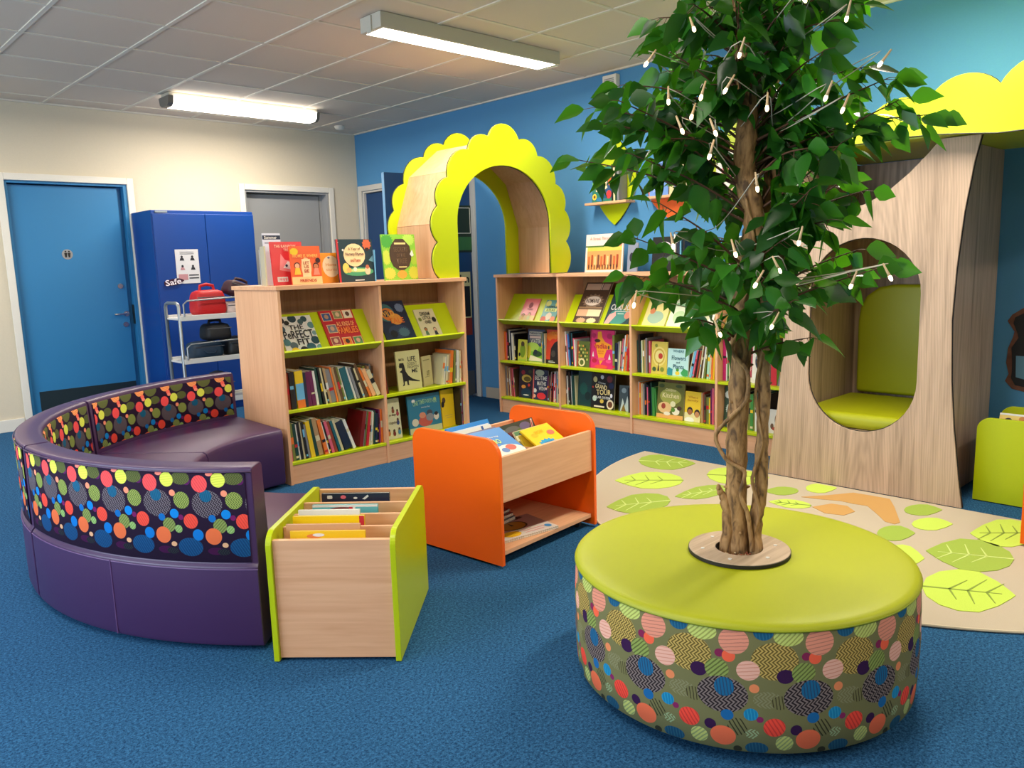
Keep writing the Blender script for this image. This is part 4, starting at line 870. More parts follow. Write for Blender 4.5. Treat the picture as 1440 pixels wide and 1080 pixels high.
ob = empty('book_browser', (2.081, 2.279, 0), math.radians(5.0), 'beech book trolley with orange side panels in the middle of the floor', 'book browser')
WO, DO, HO = .665, .515, .538
for x in (0, WO - .018):
    b = MB(); b.prism(side_profile(DO, HO, .075, .06, .012), x, x + .018, 'YZ'); b.build('side_panel', ORANGE, ob, .0015)
b = MB(); b.box((.0185, .012, .272), (WO - .0185, .030, .462)); b.build('front_panel', BEECH['X'], ob, .001)
b = MB(); b.box((.0185, DO - .03, .272), (WO - .0185, DO - .012, .462)); b.build('back_panel', BEECH['X'], ob, .001)
b = MB(); b.box((.0185, .0305, .272), (WO - .0185, DO - .0305, .287)); b.build('bin_floor', BEECH['X'], ob, .001)
b = MB(); b.box((WO / 2 - .006, .0305, .2875), (WO / 2 + .006, DO - .0305, .43)); b.build('bin_divider', BEECH['Y'], ob, .001)
b = MB(); b.box((.0185, .02, .045), (WO - .0185, DO - .02, .063)); b.build('bottom_shelf', BEECH['X'], ob, .001)
b = MB(); b.box((.0185, DO - .04, .064), (WO - .0185, DO - .025, .271)); b.build('rear_board', ORANGE, ob, .001)
for x in (.06, WO - .06):
    for y in (.07, DO - .07):
        b = MB(); b.cyl((x - .01, y, .018), (x + .01, y, .018), .018, n=18); b.box((x - .015, y - .01, .02), (x + .015, y + .01, .0445)); b.build('castor', [mat('castor_grey', '#3A3A3C', .5)], ob, autosmooth=50)

gb = empty('book_browser', (4.27, 1.195, 0), -PI / 2, 'lime book browser box beside the reading nook against the blue wall', 'book browser')
b = MB()
gp = [(0, .004), (.003, .33)] + [(.063 - .06 * math.cos(a), .36 + .06 * math.sin(a)) for a in [PI / 2 * k / 8 for k in range(9)]] + [(.56, .42), (.6, .39), (.62, .33), (.62, .004)]
b.prism(gp, 0, .018, 'XZ'); b.build('side_panel', LIME, gb, .0015)
b = MB(); b.prism(gp, .38, .398, 'XZ'); b.build('side_panel', LIME, gb, .0015)
b = MB(); b.box((.02, .019, .02), (.6, .379, .04)); b.build('base_board', BEECH['X'], gb)
b = MB(); b.box((.006, .019, .04), (.024, .379, .33)); b.build('front_panel', BEECH['Y'], gb, .001)
og = empty('book_browser', (3.68, .843, 0), -PI / 2, 'orange book browser box cut off by the right edge of the picture', 'book browser')
b = MB(); gp2 = [(0, .02), (0, .27)] + [(.06 - .06 * math.cos(a), .27 + .06 * math.sin(a)) for a in [PI / 2 * k / 8 for k in range(9)]] + [(.5, .33), (.56, .27), (.56, .02)]
b.prism(gp2, 0, .018, 'XZ'); b.build('side_panel', ORANGE, og, .0015)
b = MB(); b.prism(gp2, .35, .368, 'XZ'); b.build('side_panel', ORANGE, og, .0015)
b = MB(); b.box((.01, .019, .03), (.55, .349, .048)); b.build('base_board', BEECH['X'], og)
b = MB(); b.box((.02, .019, .05), (.038, .349, .27)); b.build('front_panel', BEECH['Y'], og)
# ============================================================ BOOKS
PALB = dict(red='#C4202C', darkred='#7E0C10', orange='#EE7A2C', peach='#F5B27A', yellow='#EFC61E', olive='#77803A', green='#3E8A3C', darkgreen='#16423A', teal='#12606E', sky='#6FB6DC', blue='#1C62B4', navy='#16233E',
            plum='#6A1450', purple='#4A2A7A', pink='#E0607A', white='#E6E4DC', cream='#D9CDA4', tan='#B79368', brown='#5E4430', grey='#85858A', black='#15141A', magenta='#C81E6E', mint='#A8D8C0', rust='#A2442C')
def bk(c): return mat('cover_' + c, PALB[c], .38, coat=.25) if c in PALB else mat('cover_' + c.strip('#'), c, .38, coat=.25)
def ink(c): return mat('ink_' + c.strip('#'), PALB.get(c, c), .5)
Tr = Matrix.Translation
FM = Tr((MBC[0], MBC[1], 0)); FB = Tr((BBC[0], BBC[1], 0)) @ Matrix.Rotation(-PI / 2, 4, 'Z')
ORD = ['first', 'second', 'third', 'fourth', 'fifth', 'sixth', 'seventh', 'eighth', 'ninth', 'tenth', 'eleventh', 'twelfth', 'thirteenth', 'fourteenth', 'fifteenth', 'sixteenth', 'seventeenth', 'eighteenth', 'nineteenth', 'twentieth', 'twenty-first', 'twenty-second', 'twenty-third', 'twenty-fourth', 'twenty-fifth', 'twenty-sixth', 'twenty-seventh', 'twenty-eighth']
def jacket(w, h, t, mi=0, bt=.0016):
    """cover boards of a closed book seen from the front: x width, z height, y thickness, spine on x=0"""
    bt = min(bt, t * .2); b = MB(); b.box((0, 0, 0), (w, bt, h)); b.box((0, t - bt, 0), (w, t, h)); b.box((0, bt, 0), (bt, t - bt, h)); return b
def spine_book(F, u, yin, z, t, h, d, lean, col, label, group, band=None):
    th = math.radians(abs(lean)); bt = min(.0016, t * .2)
    if lean >= 0: M = F @ Tr((u, yin, z)) @ Matrix.Rotation(-th, 4, 'Y')
    else: M = F @ Tr((u + t / math.cos(th), yin, z)) @ Matrix.Rotation(th, 4, 'Y') @ Tr((-t, 0, 0))
    b = MB(); b.box((0, 0, 0), (t, bt, h)); b.box((0, bt, 0), (bt, d, h)); b.box((t - bt, bt, 0), (t, d, h))
    o = b.build('book', bk(col), None, 0); o.matrix_world = M
    tag(o, label, 'book', group)
    b = MB(); b.box((bt, bt, .002), (t - bt, d - .003, h - .002)); b.build('page_block', PAGES, o)
    if band:
        for z0, z1, c in band:
            b = MB(); b.box((.0003, -.0006, z0 * h), (t - .0003, -.0001, z1 * h)); b.build('spine_label', ink(c), o)
    return o
INKS = ['white', 'black', 'yellow', 'cream', 'sky', 'red', 'orange']
rb = random.Random(5)
def row(F, case, where, z, u0, u1, spec, yin=.02, d=.17, start=0, cnt=None):
    """a run of spine-out books; spec 'colour:thickness mm:height mm:lean deg'"""
    S_ = []
    if F is FB: yin += .035
    else: yin += .006
    for q in spec.split():
        p = q.split(':'); S_.append([p[0], float(p[1]) / 1000, float(p[2]) / 1000, float(p[3])])
    def total(k):
        x = 0; prev = None
        for c, t, h, l in S_:
            th = math.radians(l)
            if prev is not None and l > prev[0]: x += min(prev[1], h) * (math.tan(th) - math.tan(math.radians(prev[0])))
            x += t * k / math.cos(th); prev = (l, h)
        last = S_[-1]; first = S_[0]
        return x + (first[2] * math.tan(math.radians(first[3])) if first[3] > 0 else 0) + (last[2] * math.tan(math.radians(-last[3])) if last[3] < 0 else 0)
    k0, k1 = .2, 3.0
    for _ in range(30):
        km = (k0 + k1) / 2
        if total(km) > (u1 - u0): k1 = km
        else: k0 = km
    k = k0; x = u0 + (S_[0][2] * math.tan(math.radians(S_[0][3])) if S_[0][3] > 0 else 0); prev = None
    for i, (c, t, h, l) in enumerate(S_):
        th = math.radians(l); t *= k
        if prev is not None and l > prev[0]: x += min(prev[1], h) * (math.tan(th) - math.tan(math.radians(prev[0])))
        size = 'slim' if t < .009 else ('thick' if t > .018 else 'medium')
        cname = c if not c.startswith('#') else 'patterned'
        cname = cname.replace('darkgreen', 'dark green').replace('darkred', 'dark red')
        n = start + i
        band = None; r = rb.random()
        if c == 'banded': band = [(.0, .22, 'orange'), (.22, .66, 'sky'), (.66, 1.0, 'yellow')]; c = 'yellow'; cname = 'orange, blue and yellow'
        elif t > .006 and r > .45:
            ic = rb.choice([q for q in INKS if q != c]); a = rb.uniform(.3, .6); band = [(a, a + rb.uniform(.05, .22), ic)]
            if r > .8: band.append((.06, .12, rb.choice(INKS)))
            if r > .9: band[0] = (a, a + .08, ic)
        spine_book(F, x + .0002, yin + rb.uniform(0, .012), z, t - .0004, h, d + rb.uniform(-.02, .02), l, c, '%s %s book, %s from left, %s' % (size, cname, ORD[n], where), 'books on the %s' % where, band)
        x += t / math.cos(th); prev = (l, h)
    return start + len(S_)
def art(parent, w, h, deco, name='cover_art'):
    """printed shapes on a front cover, coordinates 0..1 across and up"""
    b = MB(); cols = []; 
    for i, q in enumerate(deco):
        k, c = q[0], q[-1]
        if c not in cols: cols.append(c)
        mi = cols.index(c); y1 = -.0003 - .00022 * i; y0 = y1 + .00015
        if k == 'r': pts = [(q[1] * w, q[2] * h), (q[3] * w, q[2] * h), (q[3] * w, q[4] * h), (q[1] * w, q[4] * h)]
        elif k == 'e': pts = [((q[1] + q[3] * math.cos(a)) * w, (q[2] + q[4] * math.sin(a)) * h) for a in [2 * PI * j / 18 for j in range(18)]]
        elif k == 's':
            n = next((v for v in q[5:] if isinstance(v, int)), 16); pts = [((q[1] + q[3] * (1 if j % 2 else .78) * math.cos(a)) * w, (q[2] + q[4] * (1 if j % 2 else .78) * math.sin(a)) * h) for j, a in enumerate([2 * PI * j / (2 * n) for j in range(2 * n)])]
        else: pts = [(p[0] * w, p[1] * h) for p in q[1]]
        pts = [(min(max(p[0], .0005), w - .0005), min(max(p[1], .0005), h - .0005)) for p in pts]
        b.prism(pts, y1, y0, 'XZ', mi)
    return b.build(name, [ink(c) for c in cols], parent)
def face_book(M, w, h, t, col, label, group=None, deco=(), texts=(), spine=None, cat='book', name='picture_book'):
    b = jacket(w, h, t); o = b.build(name, bk(col), None, 0); o.matrix_world = M; tag(o, label, cat, group)
    b = MB(); b.box((.002, .0017, .0015), (w - .002, t - .0017, h - .0015)); b.build('page_block', PAGES, o)
    if spine:
        b = MB(); b.box((-.0006, -.0008, 0), (.012, 0, h)); b.build('spine_band', bk(spine), o)
    if deco: art(o, w, h, deco)
    yy = -.0006 - .00022 * len(deco)
    for q in texts: text(o, q[0], (q[1] * w, q[2] * h, q[3] * w, q[4] * h), ink(q[5]), yy, q[6] if len(q) > 6 else .02, 'title', q[7] if len(q) > 7 else 0)
    return o
R_ = lambda dg, ax: Matrix.Rotation(math.radians(dg), 4, ax)
_sc, _ss = math.cos(math.radians(58)), math.sin(math.radians(58))
def on_slope(F, u, t, s=.003): return F @ Tr((u, .050 + _sc * s - _ss * (t + .0005), .750 + _ss * s + _cosn(t))) @ R_(-32, 'X')
def _cosn(t): return _sc * (t + .0005)
def stand(F, u, y, z, lean=7, yaw=0): return F @ Tr((u, y, z)) @ R_(yaw, 'Z') @ R_(-lean, 'X')
def figure(x, z, s_, skin, hair, top):
    return [('e', x, z, .09 * s_, .075 * s_, hair), ('e', x, z - .012 * s_, .07 * s_, .06 * s_, skin), ('p', [(x - .1 * s_, z - .22 * s_), (x - .06 * s_, z - .06 * s_), (x + .06 * s_, z - .06 * s_), (x + .1 * s_, z - .22 * s_)], top)]

# ---- mid case, sloping display
cir = [(.12, .9, .1, 'black'), (.45, .93, .12, '#1E3A44'), (.78, .9, .09, '#2A4A50'), (.93, .72, .1, '#5E8A8C'), (.07, .66, .10, '#3A5A66'), (.95, .5, .07, '#7A9A9A'), (.08, .30, .11, '#4A7A80'), (.25, .2, .11, '#5A6A74'), (.9, .3, .12, '#16404A'), (.72, .12, .13, '#2A5A66'), (.5, .06, .11, 'black'), (.25, .04, .12, 'yellow'), (.95, .1, .08, '#6A9A90'), (.66, .83, .08, '#3E5A5E'), (.26, .82, .07, '#1A1A1C')]
face_book(on_slope(FM, .062, .010), .226, .243, .010, 'white', 'white picture book with teal dots reading The Perfect Fit, top left of bookcase', None,
          [('e', x, z, r, r * .9, c) for x, z, r, c in cir], [('THE', .28, .62, .68, .75, 'black', .01), ('PeRFECT', .06, .38, .90, .60, 'black', .015), ('FIT', .38, .2, .74, .36, 'black', .015)])
sq = []
for x, z, c, f in ((.06, .74, '#3A5488', '#B08A70'), (.40, .78, '#8A8A5A', '#E0B890'), (.70, .78, '#E8D8C0', '#5A3A2A'), (.10, .42, '#7A7A80', '#D0A080'), (.07, .1, '#9A4A4A', '#E0B890'), (.40, .06, 'orange', '#3A2A24'), (.72, .06, '#5A8A5A', '#D8A888')):
    sq += [('r', x - .015, z - .015, x + .255, z + .205, '#F2C890'), ('r', x, z, x + .24, z + .19, c), ('e', x + .12, z + .1, .06, .06, f)]
face_book(on_slope(FM, .352, .010), .235, .262, .010, 'red', 'red picture book reading All Kinds of Families on the display shelf', None, sq,
          [('ALL KINDS OF', .38, .56, .9, .68, '#FFB070', .015), ('FAMILIES', .36, .36, .95, .54, '#FF8A3C', .015)])
face_book(on_slope(FM, .76, .009), .232, .300, .009, 'navy', 'dark book with orange swirls leaning on right display shelf of sofa-side bookcase', None,
          [('e', .3, .72, .28, .22, '#3A6A70'), ('e', .35, .68, .22, .16, '#D87A2C'), ('e', .55, .55, .2, .14, '#E89A3C'), ('e', .3, .7, .12, .09, '#16233E'), ('s', .8, .82, .16, .12, '#6A7A9A'), ('e', .5, .25, .35, .16, '#2A3A5A'), ('s', .3, .2, .14, .1, '#0E1420'), ('s', .65, .22, .2, .12, '#4A6A7A'), ('r', .1, .04, .5, .07, 'grey')],
          [('WILD', .1, .62, .55, .76, '#F2B24A', .015), ('TALE', .3, .45, .8, .58, '#E8762A', .015)])
face_book(on_slope(FM, 1.05, .008), .162, .222, .008, 'cream', 'small cream book with black doodles at right end of display shelf', None,
          figure(.25, .32, .9, '#B0703A', 'black', '#5A7A5A') + figure(.7, .3, .9, '#E0B090', 'brown', '#2A2A3A') + [('s', .85, .62, .12, .1, 'black'), ('s', .15, .66, .09, .07, 'olive')],
          [('DREAM', .25, .78, .75, .9, 'black', .015), ('LITTLE', .3, .64, .7, .75, 'black', .015), ('ONES', .35, .5, .65, .61, 'black', .015)])
# ---- mid case rows
BL = 'of sofa-side bookcase'
row(FM, 0, 'middle shelf, left bay ' + BL, .4372, .0195, .672, 'rust:14:212:2 black:12:218:2 navy:7:215:2 banded:26:218:3 navy:9:205:3 plum:13:206:4 plum:12:208:5 white:8:206:6 darkgreen:9:222:7 black:6:226:8 cream:5:222:9 black:6:222:10 tan:8:218:10 grey:16:205:11 orange:5:220:11 tan:8:215:12 brown:8:218:12 olive:6:215:13 white:5:212:14 teal:22:206:15 white:7:210:16 grey:8:205:17 black:8:208:18 cream:7:200:19 brown:10:228:20 orange:8:200:22 peach:13:188:23 cream:14:178:24')
row(FM, 0, 'middle shelf far end, left bay ' + BL, .4372, .600, .6745, 'olive:9:185:1 brown:7:190:1 tan:8:180:0 grey:6:192:0 brown:7:178:0', yin=.10, d=.13)
row(FM, 0, 'bottom shelf, left bay ' + BL, .1322, .0195, .470, 'pink:7:130:2 olive:9:225:4 darkgreen:9:222:4 white:4:215:5 black:8:226:5 cream:6:220:6 black:6:222:6 grey:6:205:7 yellow:13:222:8 darkgreen:10:228:9 tan:14:232:10 orange:11:222:12 white:4:205:13 black:5:210:13 pink:9:205:14 rust:9:200:15 teal:8:205:16 cream:8:205:17 navy:24:190:19 white:9:200:20')
row(FM, 0, 'bottom shelf right end, left bay ' + BL, .1322, .492, .6745, 'darkred:22:222:-11 grey:6:222:-10 olive:5:218:-10 red:17:212:-9 cream:8:210:-8 white:6:215:-7 cream:7:205:-6 darkgreen:6:214:-5 navy:14:196:-4 black:8:190:-3 plum:7:215:-2 pink:6:212:-1 orange:13:214:0')
row(FM, 0, 'middle shelf, right bay ' + BL, .4372, .6955, .733, 'tan:8:200:3 orange:7:205:4 rust:8:190:5 brown:6:188:6')
row(FM, 0, 'middle shelf right end, right bay ' + BL, .4372, 1.16, 1.3505, 'cream:9:190:-9 white:6:188:-8 cream:7:200:-7 tan:8:205:-6 orange:14:225:-6 olive:8:222:-4 grey:6:228:-3 white:10:222:-2 cream:6:215:-1 tan:7:220:0')
face_book(stand(FM, .828, 0.053, .4375, 6), .190, .255, .012, '#D9D296', 'cream book with black dinosaur reading Life Doesn\'t Frighten Me', None,
          [('p', [(.10, .62), (.13, .70), (.30, .70), (.33, .6), (.36, .48), (.46, .36), (.62, .27), (.92, .19), (.9, .17), (.6, .21), (.45, .24), (.44, .14), (.48, .12), (.38, .12), (.37, .22), (.28, .22), (.26, .12), (.18, .11), (.22, .17), (.21, .33), (.2, .44), (.1, .48), (.2, .52), (.22, .57), (.11, .58)], 'black')],
          [('LIFE', .50, .72, .82, .84, 'black', .02), ("DOESN'T", .46, .62, .86, .70, 'black', .0), ('FRIGHTEN', .46, .54, .92, .61, 'black', .0), ('ME', .62, .42, .86, .52, 'black', .015), ('MAYA', .12, .75, .34, .82, 'black', .02)])
face_book(stand(FM, 1.045, 0.068, .4375, 4, 22), .120, .200, .009, '#CDC08A', 'small cream paperback turned face out beside the dinosaur book', None, [('r', .2, .3, .7, .31, 'black'), ('r', .1, .85, .8, .88, '#8A8250')], [('LIT', .4, .35, .7, .5, '#6A6238', .02)])
fg = []
for x, z, c in ((.2, .72, '#C05A3A'), (.6, .76, '#8A4A2A'), (.85, .68, '#A83A4A'), (.15, .5, '#5A3A2A'), (.82, .46, '#3A4A7A'), (.25, .22, '#C87A3A'), (.55, .2, '#7A2A2A'), (.85, .22, '#4A8AB0')): fg += [('e', x, z, .06, .045, '#5A3A28'), ('e', x, z - .07, .08, .06, c)]
face_book(stand(FM, .703, 0.053, .1325, 6), .134, .262, .010, '#DCD8B0', 'cream book with rows of small children, bottom shelf beside the divider', None, fg, [('a day', .35, .56, .75, .63, 'brown', .02), ('together', .3, .36, .8, .44, 'brown', .01)])
face_book(stand(FM, .902, 0.053, .1325, 6), .270, .255, .012, '#2A7A98', 'blue picture book showing children on bottom shelf above the orange trolley', None,
          [('r', 0, 0, 1, .16, '#C8C69A'), ('e', .5, .3, .22, .14, '#C8584A'), ('e', .42, .46, .1, .08, '#D88A6A'), ('e', .64, .5, .09, .08, '#4A4A54'), ('e', .64, .38, .12, .1, '#8A8A90'), ('e', .18, .3, .1, .1, '#D8D0B8'), ('e', .84, .38, .08, .1, '#E0D4C0'), ('e', .84, .45, .06, .05, '#2A2A30'), ('s', .18, .86, .06, .05, 'white'), ('s', .84, .84, .05, .05, '#A8C070')],
          [('ONE TIME', .15, .74, .5, .86, '#9AC8A0', .02, .1), ('TOGETHER', .45, .76, .9, .86, '#9AC8A0', .02, -.1), ('story by', .4, .64, .66, .69, 'white', .0)])
face_book(stand(FM, 1.185, 0.063, .1325, 3, 10), .13, .26, .010, 'yellow', 'yellow book with dark figure, bottom shelf right bay of bookcase', None, [('e', .2, .72, .14, .08, 'brown'), ('e', .1, .62, .12, .08, 'black'), ('r', .2, .3, .8, .31, 'tan'), ('r', .3, .24, .75, .25, 'tan')])
row(FM, 0, 'bottom shelf right end, right bay ' + BL, .1322, 1.315, 1.3505, 'black:8:262:0 grey:6:255:0 plum:7:250:0 cream:6:255:0', yin=.02)
row(FM, 0, 'bottom shelf behind, right bay ' + BL, .1322, .845, .895, 'darkgreen:20:150:0 olive:20:155:0', yin=.13, d=.11)

# ---- on top of mid case
ZT = 1.1485
def top(u, y, w, h, t, col, label, yaw=0, lean=5, deco=(), texts=(), spine=None): return face_book(Tr((u, y, ZT)) @ R_(yaw, 'Z') @ R_(-lean, 'X'), w, h, t, col, label, None, deco, texts, spine)
for k, (c, l) in enumerate((('cream', 'cream edge of closed book standing leftmost on top of the bookcase'), ('grey', 'grey book standing behind the red ones, second from left on top'), ('white', 'pale book edge just left of the red covers on the bookcase top'))):
    o = face_book(Tr((2.163 + k * .012, 4.285 + .03 * k, ZT)) @ R_(72, 'Z'), .15, .225 - k * .008, .009, c, l)
top(2.22, 4.40, .115, .305, .004, '#D8DCE8', 'tall white leaflet with navy header behind the red books on top', deco=[('r', 0, .88, 1, .96, 'navy'), ('r', .1, .8, .6, .83, '#9A9AA8'), ('e', .7, .80, .08, .03, '#6A6A78')], texts=[('Summer', .1, .89, .8, .95, 'white', .02)])
top(2.192, 4.262, .20, .250, .011, '#E0343A', 'red book with white fox drawing, largest red cover at left of top', deco=[('p', [(.22, .35), (.3, .72), (.42, .58), (.8, .52), (.9, .32), (.55, .3)], '#F08A8A'), ('p', [(.34, .40), (.5, .55), (.8, .44), (.7, .34)], 'white'), ('e', .45, .45, .04, .03, 'navy'), ('r', .12, .08, .45, .19, 'white'), ('r', .15, .10, .42, .17, '#E87A7A')], texts=[('THE RAINBOW', .12, .86, .8, .93, '#FFC0A0', .02), ('TREE', .4, .78, .6, .84, '#FFC0A0', .02), ('EST', .16, .10, .4, .17, 'white', .015)])
top(2.283, 4.215, .196, .222, .010, '#F0602C', 'orange red book with two children holding a sign, in front on top', lean=4,
    deco=[('s', .14, .86, .15, .1, 'yellow'), ('r', .0, .0, 1, .2, '#F8C888'), ('e', .5, .44, .17, .26, '#F8C08A'), ('r', .36, .2, .64, .66, '#FFD8A0')] + figure(.2, .5, 1.1, '#F2B088', '#5A1A12', '#F2C23A') + figure(.82, .48, 1.1, '#C87A50', '#3A0E10', '#F08A70') + [('e', .9, .62, .08, .07, '#3A0E10')],
    texts=[('HOME IS WHERE', .08, .7, .9, .79, '#FFC060', .015), ('LET', .4, .52, .6, .6, '#B0301C', .015), ('US', .42, .42, .58, .5, '#B0301C', .015), ('BE', .42, .30, .58, .39, '#B0301C', .015), ('FRIENDS', .25, .06, .8, .14, '#B0301C', .02)])
top(2.49, 4.29, .165, .182, .010, '#F59A20', 'orange book with round cream label, beside the dark moon book', deco=[('e', .62, .55, .36, .36, '#FFE8C0'), ('e', .55, .84, .05, .03, '#6A6A9A')], texts=[('Home', .4, .56, .85, .66, '#E8A860', .02), ('stories', .4, .4, .85, .5, '#E8A860', .0)])
for k, (c, l) in enumerate((('red', 'thin red spine standing between orange covers on the bookcase top'), ('brown', 'thin brown spine between the orange covers on the bookcase top'), ('orange', 'thin orange spine just left of the round label book on top'))):
    spine_book(Tr((2.478 - .012 + k * .0075, 4.27, ZT)), 0, 0, 0, .0065, .18 - k * .006, .14, 0, c, l, None)
face_book(Tr((2.613, 4.24, ZT)) @ R_(-5, 'X'), .258, .262, .012, '#20343C', 'dark book with round cream moon and red balloon on the bookcase top', None,
    [('e', .47, .63, .30, .27, '#F8D8A0'), ('s', .84, .88, .13, .14, '#E0643A', 10, '#E0643A'), ('p', [(.78, .8), (.9, .8), (.86, .72), (.82, .72)], '#3A1A14'), ('e', .55, .24, .42, .1, '#4A9A6A'), ('e', .55, .27, .3, .04, '#CDE08A'), ('e', .2, .33, .09, .12, '#E0D060'), ('e', .28, .28, .07, .06, '#F2B060'), ('e', .8, .26, .08, .1, '#E8C8A0'), ('e', .8, .35, .05, .05, '#C06A4A'), ('e', .45, .3, .05, .05, '#F8E8C8'), ('p', [(.85, .5), (.98, .62), (1, .45)], '#6A9AA8'), ('r', .04, .92, .055, .935, 'white'), ('s', .16, .75, .03, .03, 'white'), ('r', .42, .03, .68, .05, 'white')],
    [('A Year of', .30, .74, .64, .81, '#7A4A2A', .01), ('Nursery Rhymes', .22, .60, .73, .69, '#5A2A3A', .02), ('and Poems', .34, .47, .62, .55, '#A83A2A', .02)], 'red')
face_book(Tr((2.874, 4.235, ZT)) @ R_(62, 'Z'), .19, .195, .008, 'sky', 'pale blue thin book standing edge on right of the moon book')
face_book(Tr((2.945, 4.24, ZT)) @ R_(-5, 'X'), .262, .292, .012, '#8AC83A', 'leafy green book with dark tree trunk shape on the bookcase top', None,
    [('s', .15, .85, .2, .16, '#4AA03A'), ('s', .8, .88, .2, .14, '#B8DC5A'), ('s', .1, .5, .14, .18, '#C8D84A'), ('s', .92, .5, .14, .2, '#A8C83A'), ('s', .15, .15, .2, .14, '#D8CC4A'), ('s', .88, .15, .18, .16, '#C8C83A'), ('s', .52, .12, .16, .1, '#F2A23A'), ('e', .52, .55, .33, .34, '#3A2A1C'), ('p', [(.28, .3), (.2, .5), (.26, .76), (.4, .9), (.64, .9), (.82, .74), (.84, .5), (.76, .3), (.6, .22), (.42, .22)], '#4A3424'), ('r', .36, .78, .7, .82, '#E8D08A'), ('r', .44, .27, .68, .295, '#E8D08A'), ('p', [(.8, .56), (.88, .66), (.92, .54), (.86, .5)], 'white')],
    [('SECRETS', .32, .62, .74, .72, '#6A5038', .02), ('OF THE', .4, .5, .66, .58, '#6A5038', .02), ('TREE', .38, .36, .7, .47, '#6A5038', .015)])

# ---- wall case, sloping display
WB = 'of wall bookcase'
face_book(on_slope(FB, .195, .008), .168, .217, .008, '#E0555A', 'small pink book with children, left on the first display shelf of wall bookcase', None,
    [('r', 0, 0, 1, .3, '#F2D8A0'), ('e', .5, .72, .14, .12, '#8A1A2A')] + figure(.22, .3, 1, '#E0A880', '#2A1A1A', '#E8C86A') + figure(.62, .34, 1, '#F0C8A0', '#3A2A2A', '#D8E0B0'), [('Happy', .35, .5, .75, .6, '#8A1A2A', .02)])
face_book(on_slope(FB, .435, .008), .160, .207, .008, '#3E8A86', 'small teal book with animals, right on the first display shelf of wall bookcase', None,
    [('s', .2, .85, .2, .14, '#C8C86A'), ('s', .85, .82, .2, .14, '#D8C860'), ('r', .1, .5, .9, .64, '#D8E890'), ('e', .5, .3, .2, .16, '#D8C8B0'), ('e', .2, .16, .18, .14, '#C86A5A'), ('e', .82, .18, .16, .13, '#E08A6A')], [('ANIMALS', .15, .66, .85, .76, '#16423A', .015), ('ATLAS', .2, .52, .8, .62, '#16423A', .015)])
face_book(on_slope(FB, .791, .013), .252, .362, .013, '#4A3528', 'large brown mosaic-pattern book, tallest on second display shelf', None,
    [('r', .05, .82, .62, .97, '#B89A80'), ('r', .7, .82, .95, .97, '#A88A78'), ('r', .64, .82, .67, .97, '#C8B0A0'), ('e', .5, .56, .3, .12, '#F0D8C0'), ('s', .5, .56, .42, .17, '#4A3528', 14, '#8A7058'), ('e', .5, .56, .3, .11, '#F0DCC8'), ('r', .05, .2, .45, .36, '#E0B088'), ('r', .45, .2, .95, .36, '#F2DCB0'), ('r', .05, .38, .95, .42, '#9A7A58'), ('s', .3, .1, .2, .07, '#C8A078'), ('s', .7, .1, .2, .07, '#E8D0A0'), ('r', .0, .0, 1, .04, '#C8CC50')],
    [('ROMANS', .25, .51, .75, .61, '#4A3528', .015)])
face_book(on_slope(FB, 1.09, .010), .225, .312, .010, '#123A40', 'dark teal book reading Curious on second display shelf', None,
    [('e', .75, .62, .3, .22, '#C8A83A'), ('e', .45, .88, .2, .12, '#101828'), ('e', .5, .25, .4, .2, '#3A8A80'), ('p', [(.02, .05), (.12, .3), (.35, .38), (.4, .28), (.2, .05)], '#F2A8A0'), ('e', .86, .3, .12, .1, '#D88A70'), ('r', .3, .38, .95, .395, 'white'), ('r', .45, .32, .7, .34, '#C8E8D0')], [('CURIOUS', .1, .42, .98, .58, 'white', .02)])
face_book(on_slope(FB, 1.435, .009), .19, .245, .009, '#E8D88A', 'cream yellow book with animal, left on third display shelf behind leaves', None, [('e', .5, .35, .35, .2, '#9AB8A0'), ('e', .3, .55, .12, .1, '#C87A4A'), ('s', .8, .8, .16, .12, '#D87A3A')])
face_book(on_slope(FB, 1.64, .009), .165, .235, .009, '#DCE8C8', 'pale mint book behind tree leaves, middle of third display shelf', None, [('e', .5, .4, .3, .2, '#B8D8A0'), ('r', .2, .75, .8, .85, '#8AB88A')])
face_book(on_slope(FB, 1.815, .009), .18, .235, .009, '#E8E4D0', 'pale cream book at right of third display shelf by the tree trunk', None, [('e', .5, .4, .3, .2, '#C8CCA0'), ('r', .2, .75, .8, .85, '#A8A878')])
face_book(on_slope(FB, 2.09, .009), .17, .25, .009, '#D8C8A8', 'tan book partly behind the tree trunk on the fourth display shelf', None, [('e', .5, .4, .3, .2, '#A88A5A')])
face_book(on_slope(FB, 2.30, .010), .18, .27, .010, '#3A5A6A', 'slate blue book with pale foot on fourth display shelf', None, [('r', 0, 0, 1, .3, '#C8C8E0'), ('e', .5, .6, .3, .15, '#6A8A9A')])
